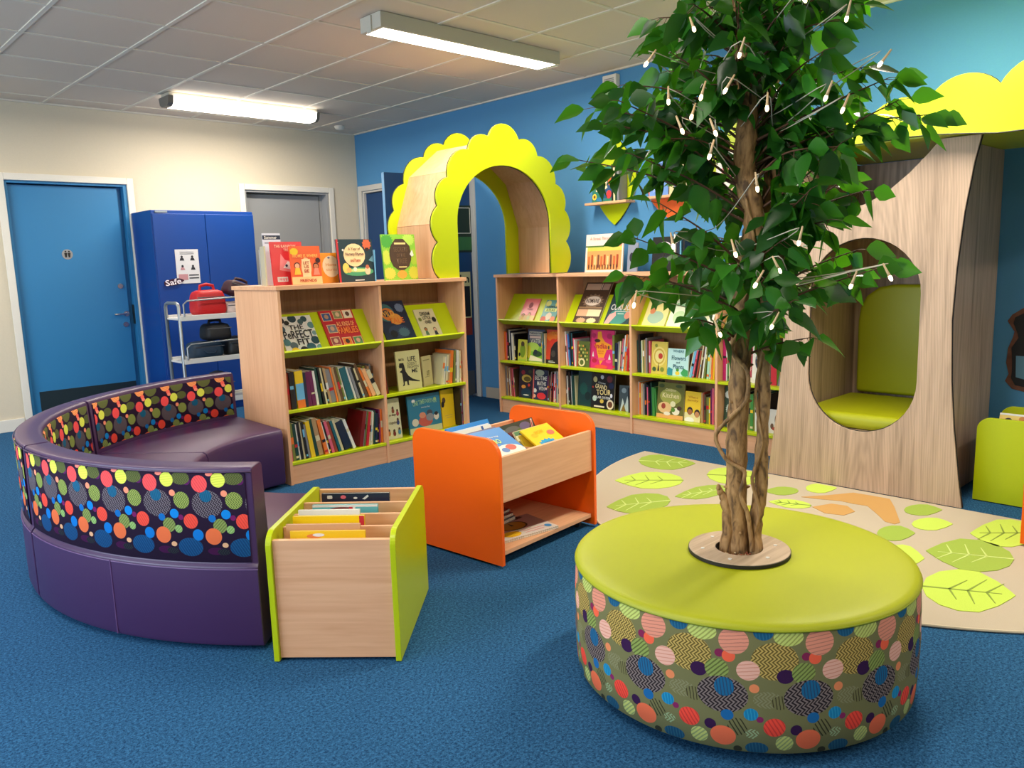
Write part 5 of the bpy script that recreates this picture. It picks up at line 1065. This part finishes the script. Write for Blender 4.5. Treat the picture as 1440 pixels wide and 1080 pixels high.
# ---- wall case, middle shelf
row(FB, 1, 'middle shelf, first bay ' + WB, .4372, .0195, .150, 'orange:9:235:0 pink:6:225:0 black:9:258:0 white:5:250:1 navy:7:240:1 white:9:225:2 cream:7:200:3 black:6:215:3', yin=.02)
face_book(stand(FB, .165, 0.065, .4375, 5), .10, .175, .009, '#C8C83A', 'yellow green frog book, front of first bay on the middle shelf', None, [('e', .55, .5, .3, .34, '#7A9A1A'), ('e', .55, .8, .2, .12, '#4A3A1A'), ('r', .0, .0, 1, .1, '#A8C83A'), ('s', .2, .3, .12, .1, 'black')])
face_book(stand(FB, .257, 0.085, .4375, 5), .185, .262, .012, '#4A5270', 'slate and green book about homes, first bay middle shelf', None,
    [('r', 0, 0, 1, .48, '#8AC83A'), ('e', .3, .46, .4, .14, '#B8DC5A'), ('r', .08, .82, .85, .93, 'white'), ('p', [(.85, .93), (.98, .875), (.85, .82)], 'white'), ('r', .12, .72, .8, .80, '#F2D8D0'), ('e', .6, .25, .28, .09, '#2A4A2A'), ('e', .5, .3, .12, .08, '#1A2A3A'), ('p', [(.1, .02), (.9, .02), (.9, .1), (.2, .2)], '#F0E8D0'), ('e', .08, .3, .14, .2, '#D8D03A')],
    [('THROUGH THE', .12, .845, .82, .905, '#4A5270', .02), ('WATER', .18, .58, .82, .7, 'white', .015)])
row(FB, 1, 'middle shelf mid-run, first bay ' + WB, .4372, .447, .484, 'olive:6:240:0 grey:6:250:0 darkgreen:7:245:0 cream:5:238:0')
face_book(stand(FB, .487, 0.065, .4375, 5), .140, .268, .012, '#D8401C', 'orange book with black silhouettes on first bay middle shelf', None,
    [('e', .4, .8, .4, .14, '#F07A1C'), ('e', .55, .62, .3, .12, '#E83A1C'), ('p', [(.3, 0), (.35, .45), (.6, .62), (.9, .7), (1, .4), (1, 0)], '#1E1614'), ('r', 0, 0, 1, .12, '#1E1614'), ('e', .55, .3, .16, .1, '#4A423A'), ('r', .2, .04, .7, .06, 'white'), ('r', .2, .08, .55, .09, 'white')], [('TIGER', .42, .82, .95, .95, '#F8A03A', .015)])
row(FB, 1, 'middle shelf right end, first bay ' + WB, .4372, .630, .6795, 'black:16:262:0 cream:8:215:0 olive:9:222:0 yellow:6:214:0')
row(FB, 1, 'middle shelf, second bay ' + WB, .4372, .7005, .815, 'white:7:262:3 pink:5:240:4 sky:9:245:4 blue:10:240:4 black:9:262:3 teal:6:255:2 black:8:250:2 pink:7:215:2 white:8:205:2')
face_book(stand(FB, .815, 0.060, .4375, 5), .125, .195, .010, '#5A6A2A', 'brown and green floral pattern book, second bay middle shelf', None,
    [('r', 0, 0, .14, 1, '#A84A2A')] + [('s', .2 + .16 * (k % 5), .3 + .13 * (k // 5), .07, .05, ['#C8C86A', '#8A9A3A', '#D8A04A', '#3A4A1A'][k % 4]) for k in range(24)] + [('e', .45, .18, .26, .16, '#E8D8A0'), ('e', .45, .18, .15, .1, '#5A6A2A')])
face_book(stand(FB, .941, 0.065, .4375, 5), .228, .285, .014, '#DC2A6E', 'magenta book reading India with orange map shape, second bay', None,
    [('p', [(.3, .95), (.45, .97), (.5, .8), (.62, .7), (.9, .62), (.92, .52), (.7, .5), (.55, .2), (.45, .1), (.36, .28), (.26, .52), (.16, .6), (.3, .7)], '#F7A020'), ('s', .3, .72, .14, .05, '#3A1A1A'), ('e', .2, .2, .1, .06, '#B81A3A'), ('e', .8, .2, .12, .05, '#F04A8A'), ('p', [(.1, .3), (.14, .44), (.18, .3)], 'white'), ('p', [(.78, .25), (.83, .4), (.88, .25)], 'white'), ('e', .78, .56, .04, .05, 'brown'), ('s', .15, .85, .1, .07, '#B8205A'), ('s', .8, .85, .12, .08, '#B8205A'), ('e', .5, .25, .16, .04, '#F0606A'), ('s', .5, .05, .3, .06, '#F0503A')],
    [('India', .2, .52, .72, .66, '#C8243A', .015), ('and its', .34, .44, .6, .48, '#C8243A', .0), ('stories', .36, .38, .58, .42, '#C8243A', .0)], '#A81A50')
row(FB, 1, 'middle shelf right end, second bay ' + WB, .4372, 1.172, 1.3705, 'olive:14:255:0 navy:16:200:-2 grey:7:210:-3 cream:8:215:-5 pink:9:235:-7 grey:7:225:-7 white:7:262:-7 orange:9:268:-6 tan:8:265:-6 red:12:240:-5 black:6:225:-4 red:9:235:-3 pink:8:250:-2')
row(FB, 1, 'middle shelf, third bay ' + WB, .4372, 1.3905, 1.505, 'darkgreen:9:230:2 black:9:270:2 mint:8:225:1 cream:6:232:1 olive:9:228:1 tan:8:235:1 grey:9:248:1 brown:6:230:1 pink:8:228:1')
face_book(stand(FB, 1.508, 0.065, .4375, 4, 3), .128, .225, .012, '#D8C050', 'golden book with rings and small red bird, third bay', None,
    [('e', .5, .55, .42, .3, '#E8D478'), ('e', .5, .55, .34, .24, '#C8A83A'), ('e', .5, .55, .27, .19, '#E8D88A'), ('e', .58, .56, .14, .09, '#B8341C'), ('s', .2, .15, .14, .08, '#3A5A2A'), ('s', .7, .15, .14, .08, '#7A8A2A'), ('s', .3, .88, .1, .06, '#8A8A2A'), ('p', [(.4, .1), (.46, .36), (.52, .1)], '#3A2A1A')])
face_book(stand(FB, 1.643, 0.065, .4375, 5), .168, .185, .010, '#BDE4E4', 'pale blue book reading Flowers and Plants, third bay', None,
    [('s', .12, .12, .18, .2, '#2A8A9A', 5, '#2A8A9A'), ('s', .85, .12, .2, .18, '#3A9A5A', 5, '#3A9A5A'), ('s', .5, .1, .12, .08, '#E8C83A'), ('e', .5, .22, .07, .06, '#4A9A2A')],
    [('WHERE', .25, .86, .78, .96, '#2A6A7A', .01), ('Flowers', .2, .58, .88, .74, '#2A5A6A', .015), ('and', .42, .46, .6, .54, '#2A5A6A', .01), ('Plants', .28, .26, .8, .42, '#2A5A6A', .015)])
row(FB, 1, 'middle shelf leaning, third bay ' + WB, .4372, 1.815, 2.0605, 'cream:9:188:-13 sky:12:188:-13 pink:7:186:-12 black:10:190:-11 rust:8:185:-10 cream:6:225:-9 brown:6:262:-9 white:8:268:-8 olive:7:262:-6 mint:12:250:-4 cream:8:262:-3 orange:9:250:-2 yellow:8:255:-2 red:7:245:-1 orange:9:260:-1 tan:7:255:0')
row(FB, 1, 'middle shelf, fourth bay ' + WB, .4372, 2.0805, 2.185, 'magenta:16:268:0 white:5:250:0 green:8:255:0 cream:6:260:0 navy:8:250:0 sky:12:255:0 blue:10:245:0')
face_book(stand(FB, 2.20, 0.095, .4375, 4), .08, .25, .010, '#B83A4A', 'red patterned book seen between the two tree stems', None, [('s', .5, .7, .3, .12, 'white'), ('s', .5, .35, .3, .12, '#F2C0B0'), ('r', 0, 0, 1, .12, '#F0E0C8')])
face_book(stand(FB, 2.285, 0.065, .4375, 4), .118, .285, .012, '#E4DCD0', 'white book with dark puppy face reading Pip, fourth bay', None,
    [('s', .45, .8, .4, .14, '#C82A4A'), ('s', .85, .7, .2, .12, '#E87A3A'), ('e', .5, .5, .34, .22, '#1E2A3A'), ('e', .62, .3, .2, .14, '#2A3A4A'), ('s', .2, .15, .2, .08, 'white'), ('e', .3, .58, .1, .06, '#4A5A6A')], [('PIP', .05, .54, .5, .68, 'white', .015)])
row(FB, 1, 'middle shelf right end, fourth bay ' + WB, .4372, 2.405, 2.7405, 'brown:8:255:0 red:18:245:0 grey:8:262:0 tan:18:225:0 black:10:255:0 olive:10:240:0 brown:14:235:0 cream:9:240:0 grey:12:250:0 tan:12:240:0 darkred:10:235:0 olive:10:240:0 blue:10:235:0 rust:10:240:0')
# ---- wall case, bottom shelf
row(FB, 1, 'bottom shelf, first bay ' + WB, .1322, .0195, .140, 'grey:10:248:2 tan:8:250:2 plum:8:245:2 cream:6:240:3 pink:8:238:3 rust:9:235:4 pink:8:236:5 brown:6:230:5')
face_book(stand(FB, .165, 0.065, .1325, 5), .155, .262, .012, '#2A1620', 'dark book with yellow bird shapes, first bay bottom shelf', None,
    [('e', .55, .62, .36, .12, '#D8B84A'), ('e', .6, .6, .26, .08, '#6A5A1A'), ('e', .35, .35, .16, .06, '#E89A3A'), ('e', .55, .16, .38, .16, '#10344A'), ('s', .3, .8, .16, .08, '#A82A3A'), ('s', .8, .84, .14, .07, '#3A4A2A'), ('e', .55, .1, .22, .02, 'white'), ('s', .75, .42, .1, .05, '#C83A2A')])
face_book(stand(FB, .325, 0.065, .1325, 5), .165, .245, .012, '#23284A', 'navy book with white lettering and red heart, first bay bottom shelf', None,
    [('e', .45, .9, .3, .1, '#C8D0B8'), ('e', .6, .14, .3, .11, '#E0303A'), ('s', .15, .3, .14, .08, 'white'), ('s', .12, .12, .12, .07, '#F0B8A0'), ('r', 0, 0, .08, 1, '#E06A6A'), ('s', .9, .4, .08, .05, '#F0C8C0')],
    [('BEDTIME', .15, .66, .95, .8, 'white', .015), ('MATHS', .3, .48, .9, .62, 'white', .015), ('WITH', .42, .32, .8, .45, 'white', .015)])
row(FB, 1, 'bottom shelf right end, first bay ' + WB, .1322, .492, .6795, 'plum:8:205:-5 brown:10:215:-6 white:6:240:-6 rust:8:238:-5 black:6:235:-5 red:7:225:-4 white:8:245:-4 pink:10:230:-3 grey:6:240:-2 white:7:248:-2 tan:8:235:-1 red:10:205:-1 pink:8:200:0 red:14:200:0 white:5:205:0')
row(FB, 1, 'bottom shelf, second bay ' + WB, .1322, .7005, .80, 'black:9:262:0 white:4:225:1 black:10:255:1 black:8:260:1 white:4:225:2 navy:8:262:2 darkgreen:12:235:2 cream:4:228:2')
face_book(stand(FB, .80, 0.080, .1325, 5), .143, .268, .013, '#0E3A3C', 'dark teal book beside the solar system book, second bay', None, [('s', .4, .5, .3, .2, '#16524A'), ('e', .7, .3, .2, .12, '#0A2628')])
face_book(stand(FB, .947, 0.065, .1325, 5), .222, .265, .013, '#151518', 'black book reading Grand Tour with planets, second bay bottom shelf', None,
    [('e', .16, .82, .09, .08, '#C8B87A'), ('e', .46, .9, .07, .06, '#B8BCC8'), ('e', .78, .86, .12, .10, '#6A2A30'), ('e', .86, .68, .1, .09, '#16244A'), ('e', .16, .28, .09, .08, '#B8D0C0'), ('e', .84, .15, .15, .14, '#E8D8B8'), ('e', .84, .15, .10, .09, '#6A3A20'), ('e', .48, .22, .08, .06, '#D8B84A'), ('r', .15, .04, .6, .085, '#E8D8C0'), ('e', .88, .4, .05, .06, '#E8E8F0'), ('e', .08, .6, .04, .03, '#B03A2A')],
    [('A Journey', .3, .7, .62, .76, 'white', .01, -.1), ('GRAND', .18, .56, .68, .69, '#F2DCA0', .015, -.08), ('TOUR', .24, .4, .86, .55, '#F2D890', .015, .05), ('SOLAR SYSTEM', .12, .29, .84, .36, 'white', .015)])
face_book(stand(FB, 1.20, 0.085, .1325, 5, 8), .10, .19, .012, '#3A4A50', 'small dark book with silver mountain scene, second bay bottom shelf', None, [('p', [(.1, 0), (.3, .5), (.5, .2), (.7, .6), (.95, 0)], '#C8D4D0'), ('e', .4, .8, .2, .1, '#8A9AA0'), ('p', [(.2, 0), (.4, .3), (.6, 0)], '#8A6A1A')])
row(FB, 1, 'bottom shelf right end, second bay ' + WB, .1322, 1.305, 1.3705, 'black:22:185:0 mint:5:180:0 black:8:170:0 pink:12:110:0 tan:9:120:0')
row(FB, 1, 'bottom shelf, third bay ' + WB, .1322, 1.3905, 1.555, 'white:7:235:0 orange:10:230:0 cream:9:225:0 tan:6:228:0 grey:9:222:0 black:9:235:0 navy:8:220:0 pink:7:205:1 black:10:215:1 darkgreen:8:235:1 green:16:205:2 green:10:200:4', yin=.03)
face_book(stand(FB, 1.556, 0.060, .1325, 6), .220, .250, .012, '#6A6A2A', 'olive book reading Kitchen with food scene, third bay bottom shelf', None,
    [('e', .5, .62, .4, .22, '#A8A84A'), ('e', .3, .3, .26, .16, '#E8C080'), ('e', .25, .34, .08, .08, '#A8402A'), ('e', .6, .42, .1, .08, '#E8E0B0'), ('e', .72, .22, .14, .1, '#F2EAD0'), ('e', .85, .32, .09, .06, '#4A2A1A'), ('r', 0, 0, 1, .12, '#E8A85A'), ('s', .4, .14, .14, .06, '#F2E8D0'), ('e', .62, .26, .08, .06, '#5A8A2A'), ('s', .15, .9, .12, .06, '#3A4A1A'), ('s', .8, .92, .14, .05, '#3A4A1A')],
    [('Children', .3, .76, .7, .84, '#F2E4A8', .01), ('Kitchen', .2, .58, .82, .72, '#F2E4A8', .015)])
face_book(stand(FB, 1.782, 0.065, .1325, 6), .125, .205, .011, '#F0C828', 'yellow book with two children faces, third bay bottom shelf', None,
    [('r', 0, 0, 1, .3, '#E8DCA0'), ('e', .34, .36, .18, .13, '#2A1A14'), ('e', .34, .32, .14, .1, '#A8683A'), ('e', .8, .3, .18, .13, '#2A1A14'), ('e', .8, .26, .14, .1, '#C88A5A'), ('e', .34, .05, .3, .1, '#F2F0E8')], [('What a', .2, .78, .8, .86, '#C8921A', .02), ('family', .15, .66, .85, .75, '#C8921A', .02)])
row(FB, 1, 'bottom shelf right end, third bay ' + WB, .1322, 1.912, 2.0605, 'tan:8:205:0 rust:6:210:0 brown:9:195:0 olive:14:180:0 yellow:6:178:0 plum:8:235:0 pink:9:245:0 grey:6:250:0 plum:8:245:0 mint:10:262:0 olive:5:258:0', yin=.03)
face_book(stand(FB, 2.085, 0.065, .1325, 5), .125, .265, .012, '#2A4A3A', 'green leafy book with small fox behind the tree trunk', None,
    [('s', .2, .8, .2, .1, '#E0E8E0'), ('s', .55, .65, .24, .12, '#9AC8B0'), ('s', .3, .45, .2, .14, '#C8D8C8'), ('s', .8, .85, .2, .1, '#6A9A7A'), ('p', [(.3, .1), (.8, .25), (.9, .12), (.7, .05)], '#E0702A'), ('s', .3, .2, .18, .08, '#4A8A2A')])
row(FB, 1, 'bottom shelf behind trunk, fourth bay ' + WB, .1322, 2.215, 2.395, 'tan:10:235:0 navy:9:240:0 cream:8:225:0 olive:8:230:0 green:10:235:0 olive:8:228:0 white:6:240:0 darkgreen:8:235:0 cream:6:230:0 teal:12:250:0 navy:8:240:0')
face_book(stand(FB, 2.395, 0.065, .1325, 5), .11, .15, .010, '#E4DED4', 'white book with brown donkey head, fourth bay bottom shelf', None, [('e', .7, .6, .26, .3, '#5A3A28'), ('e', .3, .3, .1, .12, '#6A4A34'), ('e', .5, .2, .2, .08, '#A83A2A')])
row(FB, 1, 'bottom shelf right end, fourth bay ' + WB, .1322, 2.52, 2.7405, 'brown:18:235:0 olive:12:240:0 tan:18:225:0 grey:12:235:0 darkgreen:12:230:0 cream:9:225:0 navy:10:230:0 red:10:225:0 olive:10:230:0')

# ---- on top of the wall case
ZB = 1.1435
def wtop(y, x, w, h, t, col, label, deco=(), texts=(), spine=None, yaw=0): return face_book(Tr((x, y, ZB)) @ R_(-90 + yaw, 'Z') @ R_(-6, 'X'), w, h, t, col, label, None, deco, texts, spine)
wtop(4.055, 4.66, .36, .285, .012, '#EDE4DC', 'wide white book of a town street scene standing on the wall bookcase',
     [('r', .05, .06, .97, .56, '#E8A060'), ('r', .05, .56, .97, .7, '#C8CC5A'), ('r', .0, .66, .5, .7, '#5A7A3A'), ('e', .9, .76, .09, .1, '#F28A80')] + [('r', .08 + .085 * k, .12 + .03 * (k % 3), .13 + .085 * k, .42 + .04 * (k % 2), ['#C86A3A', '#A84A2A', '#F2C890', '#7A4A3A'][k % 4]) for k in range(10)] + [('r', .1 + .075 * k, .08, .12 + .075 * k, .2, '#3A2A24') for k in range(11)],
     [('A Street Through Time', .12, .82, .92, .93, '#E89A90', .01)])
wtop(3.68, 4.70, .09, .21, .010, '#8A94A8', 'grey blue book standing just right of the street scene book', [('e', .4, .5, .2, .16, '#2A2A3A')])
wtop(3.43, 4.66, .20, .24, .012, '#14161C', 'dark book on top of wall bookcase behind leaves, left one', [('e', .5, .7, .3, .16, '#E8D8E8'), ('s', .5, .3, .3, .14, '#2A3A3A')])
for k, (c, w_) in enumerate((('white', .012), ('navy', .02), ('sky', .008), ('black', .016))):
    spine_book(Tr((4.62, 3.21 - k * .024, ZB)) @ R_(-90, 'Z'), 0, 0, 0, w_, .25 - k * .01, .17, 0, c, '%s spine %s in the short run on top of the wall bookcase' % (c, ['leftmost', 'second', 'third', 'rightmost'][k]), 'short run of books on the wall bookcase top')
wtop(2.86, 4.70, .20, .22, .012, '#DCE4F0', 'pale book on the wall bookcase top behind the trunk', [('e', .5, .5, .3, .2, '#F2E8D0')])
wtop(2.52, 4.66, .22, .16, .010, '#F2C84A', 'yellow low book near the nook end of the wall bookcase top', [('e', .5, .5, .3, .2, '#F28A3A')])
# ---- leaf shelf books
def leafbk(y, z, w, h, t, col, label, deco=(), texts=(), x=4.78): return face_book(Tr((x, y, z)) @ R_(-90, 'Z') @ R_(-4, 'X'), w, h, t, col, label, None, deco, texts)
leafbk(4.06, 1.6685, .205, .262, .012, '#2A7A6A', 'green book of forest tales on the left lime leaf shelf',
       [('r', 0, .5, .4, 1, '#7AC84A'), ('r', .45, .1, 1, .9, '#1E4A7A'), ('s', .42, .5, .32, .3, '#F8E0B0', 9, '#F8E0B0'), ('e', .12, .16, .1, .09, '#F2C83A'), ('e', .12, .16, .05, .045, '#6A3A1A'), ('e', .8, .2, .12, .12, '#D8343A'), ('e', .85, .58, .12, .14, '#C8682A'), ('e', .4, .08, .2, .06, '#2A7AA8'), ('e', .5, .86, .24, .07, '#16203A')],
       [('Stories', .25, .58, .6, .66, '#C86A3A', .01), ('of the', .28, .48, .55, .55, '#C86A3A', .0), ('Forest', .25, .38, .62, .46, '#C86A3A', .02)], x=4.765)
for k, c in enumerate(('black', 'cream', 'darkgreen', 'grey')):
    spine_book(Tr((4.745, 3.852 - k * .0175, 1.6685)) @ R_(-90, 'Z'), 0, 0, 0, .016, .265 - k * .003, .10, 0, c, '%s spine beside the forest book on left leaf shelf' % c.replace('darkgreen', 'dark green'), 'books on the left leaf shelf')
leafbk(3.52, 1.6735, .16, .25, .012, '#6A94DC', 'blue book reading Blue on the orange leaf shelf', [('p', [(.2, .1), (.3, .6), (.5, .7), (.6, .2)], '#9AB8F0'), ('e', .8, .6, .1, .1, 'white')], [('BLUE', .45, .78, .95, .9, '#14203A', .015)], x=4.765)
leafbk(3.35, 1.6735, .14, .21, .010, '#D8CC9A', 'cream book with blue figure right on the orange leaf shelf', [('e', .5, .4, .3, .2, '#5A7ACC'), ('e', .5, .6, .16, .1, '#F2C8A0')], x=4.765)
leafbk(2.98, 1.6685, .2, .25, .012, '#E8E0D8', 'white book on the lime leaf shelf behind the trunk', [('e', .5, .5, .3, .2, '#E87A8A')], x=4.765)

# ---- books in the lime-sided browser
FY = Tr((1.063, 2.259, 0)) @ R_(-46.6, 'Z')
def inbr(F, x, y, z, w, h, t, col, label, deco=(), lean=4, texts=(), yaw=0, name='picture_book'): return face_book(F @ Tr((x, y, z)) @ R_(yaw, 'Z') @ R_(-lean, 'X'), w, h, t, col, label, None, deco, texts, None, 'book', name)
YB = 'of the lime-sided browser'
inbr(FY, .064, .034, .063, .241, .355, .010, '#F2C418', 'yellow book in the front slot ' + YB, [('e', .32, .955, .1, .02, '#E8803A'), ('e', .38, .965, .08, .015, 'white')], 3)
inbr(FY, .044, .056, .063, .24, .370, .010, '#D8A070', 'beige book behind the yellow one in the front slot ' + YB, (), 3)
inbr(FY, .038, .142, .063, .239, .369, .012, '#F5D000', 'large bright yellow book with red corner in second slot ' + YB, [('r', .93, .88, 1, 1, 'red')], 3)
inbr(FY, .05, .165, .063, .207, .382, .010, 'white', 'thin white book in the second slot ' + YB, (), 3)
inbr(FY, .071, .252, .063, .227, .372, .012, '#5FB8C0', 'turquoise book with dark red picture in third slot ' + YB, [('r', 0, .98, 1, 1, 'white'), ('e', .45, .95, .2, .03, '#7A2A24'), ('r', .56, .9, .62, .98, 'red'), ('r', .62, .9, .66, .98, 'white')], 3)
inbr(FY, .072, .362, .063, .244, .380, .014, '#14203A', 'navy book with white squiggles in the back slot ' + YB, [('s', .12, .965, .05, .022, 'white', 4, 'white'), ('e', .32, .965, .04, .018, '#F06A7A'), ('e', .5, .955, .03, .01, 'white'), ('p', [(.6, .945), (.68, .985), (.7, .97), (.64, .94)], 'white')], 3)
inbr(FY, .08, .39, .063, .23, .35, .010, 'white', 'white book behind the navy one in back slot ' + YB, (), 3)

# ---- books in the orange trolley bin: leaning back, faces up
FO = Tr((2.081, 2.279, 0)) @ R_(5, 'Z')
OB = 'orange-sided trolley'
def lean_bk(x, y, w, h, t, col, label, deco=(), texts=(), lean=46, z=.290, yaw=0): return inbr(FO, x, y, z, w, h, t, col, label, deco, lean, texts, yaw)
lean_bk(.022, .040, .20, .20, .008, '#5C94D4', 'blue book lying face up at front left of ' + OB, [('e', .6, .15, .4, .25, '#E8E4D8'), ('e', .7, .28, .14, .1, '#F06A5A'), ('e', .5, .22, .1, .08, '#6A8AC0'), ('s', .3, .7, .16, .05, '#8AB8E8'), ('s', .15, .4, .1, .05, '#3A6AB0')], [('GIZMO', .15, .46, .62, .62, '#D8F07A', .015), ('The big', .4, .68, .7, .74, 'white', .01)], lean=66, z=0.448, yaw=-4)
lean_bk(.045, .096, .235, .248, .010, '#F0C83A', 'yellow and grey book second from front, left bin of ' + OB, [('r', .4, .8, .95, .92, '#E8902A'), ('s', .2, .85, .12, .06, '#7A5A3A'), ('s', .8, .7, .1, .05, '#C8503A')], lean=30, z=0.29, yaw=0)
lean_bk(.045, .126, .24, .254, .010, '#C8A080', 'tan patterned book in left bin of ' + OB, [('r', .0, .86, 1, .94, '#F2D8B0'), ('s', .5, .9, .1, .03, '#B84A3A'), ('s', .8, .9, .06, .03, '#4A3A7A')], lean=30, z=0.29, yaw=0)
lean_bk(.05, .150, .235, .26, .008, '#8A86A8', 'mauve grey book in left bin of ' + OB, lean=30, z=0.29, yaw=0)
lean_bk(.055, .169, .225, .271, .006, 'white', 'thin white book in left bin of ' + OB, [('r', .72, .9, .78, 1, '#2A5AA0')], lean=30, z=0.29, yaw=0)
lean_bk(.045, .184, .24, .273, .006, '#D8E4F0', 'pale book right behind the thin white one in ' + OB, lean=30, z=0.29, yaw=0)
lean_bk(.04, .199, .265, .289, .008, '#0C86DC', 'bright blue book standing tallest at back left of ' + OB, lean=30, z=0.29, yaw=0)
lean_bk(.08, .374, .235, .217, .010, '#EBB080', 'peach book furthest back in left bin of ' + OB, lean=15, z=0.29, yaw=0)
lean_bk(.352, .040, .205, .17, .008, '#F2D01C', 'yellow book with blue starburst at front right of ' + OB, [('s', .42, .3, .34, .22, '#2A9ACC', 14, '#2A9ACC'), ('e', .42, .28, .22, .12, '#1A7AB0'), ('s', .8, .66, .14, .1, '#E8705A'), ('s', .25, .7, .12, .08, '#E8B810'), ('p', [(.3, .2), (.38, .32), (.46, .2)], 'white')], [('WOW', .3, .72, .62, .84, '#E8B010', .015)], lean=58, z=0.405, yaw=3)
lean_bk(.350, .045, .225, .235, .008, '#F4DC3C', 'second yellow book in right bin of ' + OB, [('s', .5, .9, .2, .05, '#E8C020')], lean=40, z=0.29, yaw=0)
lean_bk(.375, .125, .235, .225, .010, '#E8E4B8', 'cream cartoon book in right bin of ' + OB, [('r', 0, .9, 1, .99, '#5A8A5A'), ('e', .65, .93, .14, .04, '#3A6A3A'), ('s', .2, .92, .1, .03, 'black'), ('s', .4, .92, .08, .03, '#7A7A4A')], [('COMIC', .1, .74, .55, .86, '#3A3A3A', .015)], lean=34, z=0.29, yaw=0)
lean_bk(.372, .168, .21, .21, .008, '#7A3A3A', 'brown red book below the dark cover in right bin of ' + OB, lean=31, z=0.29, yaw=0)
lean_bk(.368, .215, .255, .232, .012, '#3A4436', 'dark green and grey photo book at back right of ' + OB, [('e', .3, .8, .28, .14, '#6A6A64'), ('e', .55, .7, .2, .16, '#5A7A3A'), ('e', .7, .88, .16, .08, '#6A6488'), ('p', [(.84, .7), (.92, .98), (.97, .98), (.9, .7)], '#E0D0C8'), ('p', [(.865, .75), (.92, .94), (.945, .94), (.895, .75)], '#A83A2A')], lean=28, z=0.29, yaw=4)
# spiral bound books flat on the lower shelf
def spiral(x, y, z, rz, w, h, t, col, label, deco=(), coil='#C8B8A8', side=0):
    M = FO @ Tr((x, y, z)) @ R_(rz, 'Z') @ R_(-90, 'X') @ Tr((0, -t, 0))
    o = face_book(M, w, h, t, col, label, 'spiral-bound books on the lower trolley shelf', deco, (), None, 'book', 'spiral_book')
    b = MB(); n = 26; pts = []
    for k in range(n * 6 + 1):
        a = 2 * PI * k / 6; q = k / (n * 6); pts.append((-.003 + .0065 * math.cos(a) + .002, t / 2 + .0065 * math.sin(a), .004 + q * (h - .008)) if side == 0 else (.004 + q * (w - .008), t / 2 + .0065 * math.sin(a), -.002 + .0065 * math.cos(a)))
    b.tube(pts, .0009, 4); b.build('coil', mat('coil_metal', '#C0B4A8', .35, metal=.7), o); return o
spiral(.085, .085, .0635, -12, .32, .23, .010, '#E8DCD0', 'spiral book with brown clock circle, front of the lower trolley shelf', [('r', 0, .35, 1, 1, '#A8807A'), ('e', .5, .58, .24, .24, '#1A1410'), ('e', .5, .58, .21, .21, '#A8701C'), ('e', .3, .2, .14, .14, '#F2C020'), ('r', .48, .2, .95, .22, '#E08A8A'), ('r', .48, .1, .8, .12, '#E08A8A'), ('s', .7, .9, .16, .08, '#3A1A1A'), ('e', .9, .16, .05, .08, '#4A90C8'), ('p', [(.48, .56), (.5, .74), (.52, .56)], '#1A1410')], side=1)
spiral(.05, .20, .0745, 6, .30, .24, .018, '#4A5568', 'slate spiral book under the red one at the left', [('r', .2, .2, .8, .8, '#5A6578')], side=1)
spiral(.04, .22, .0935, 3, .30, .23, .016, '#7A1E24', 'dark red spiral book with green photo, middle of lower shelf pile', [('r', .05, .4, .6, .9, '#2A3A1A'), ('r', .3, .05, .7, .3, '#8A9A9A'), ('s', .7, .6, .2, .16, '#A87A3A'), ('s', .4, .18, .1, .06, 'white')], side=1)
spiral(.06, .23, .1105, 5, .28, .22, .014, '#9A5050', 'rose spiral book topmost at the back of the lower shelf', [('r', .1, .5, .9, .9, '#7A2A30'), ('e', .7, .7, .16, .14, '#C89A7A')], side=1)
# a book in the lime box by the nook
face_book(Tr((4.33, 1.13, .20)) @ R_(-90, 'Z') @ R_(-18, 'X'), .2, .24, .01, '#E8C868', 'yellow spotted book poking out of the lime box by the nook', None, [('e', .2, .85, .08, .06, '#3A2A1A'), ('e', .5, .9, .08, .06, '#C8803A'), ('e', .8, .85, .08, .06, '#3A2A1A'), ('r', 0, .96, 1, 1, 'white')])
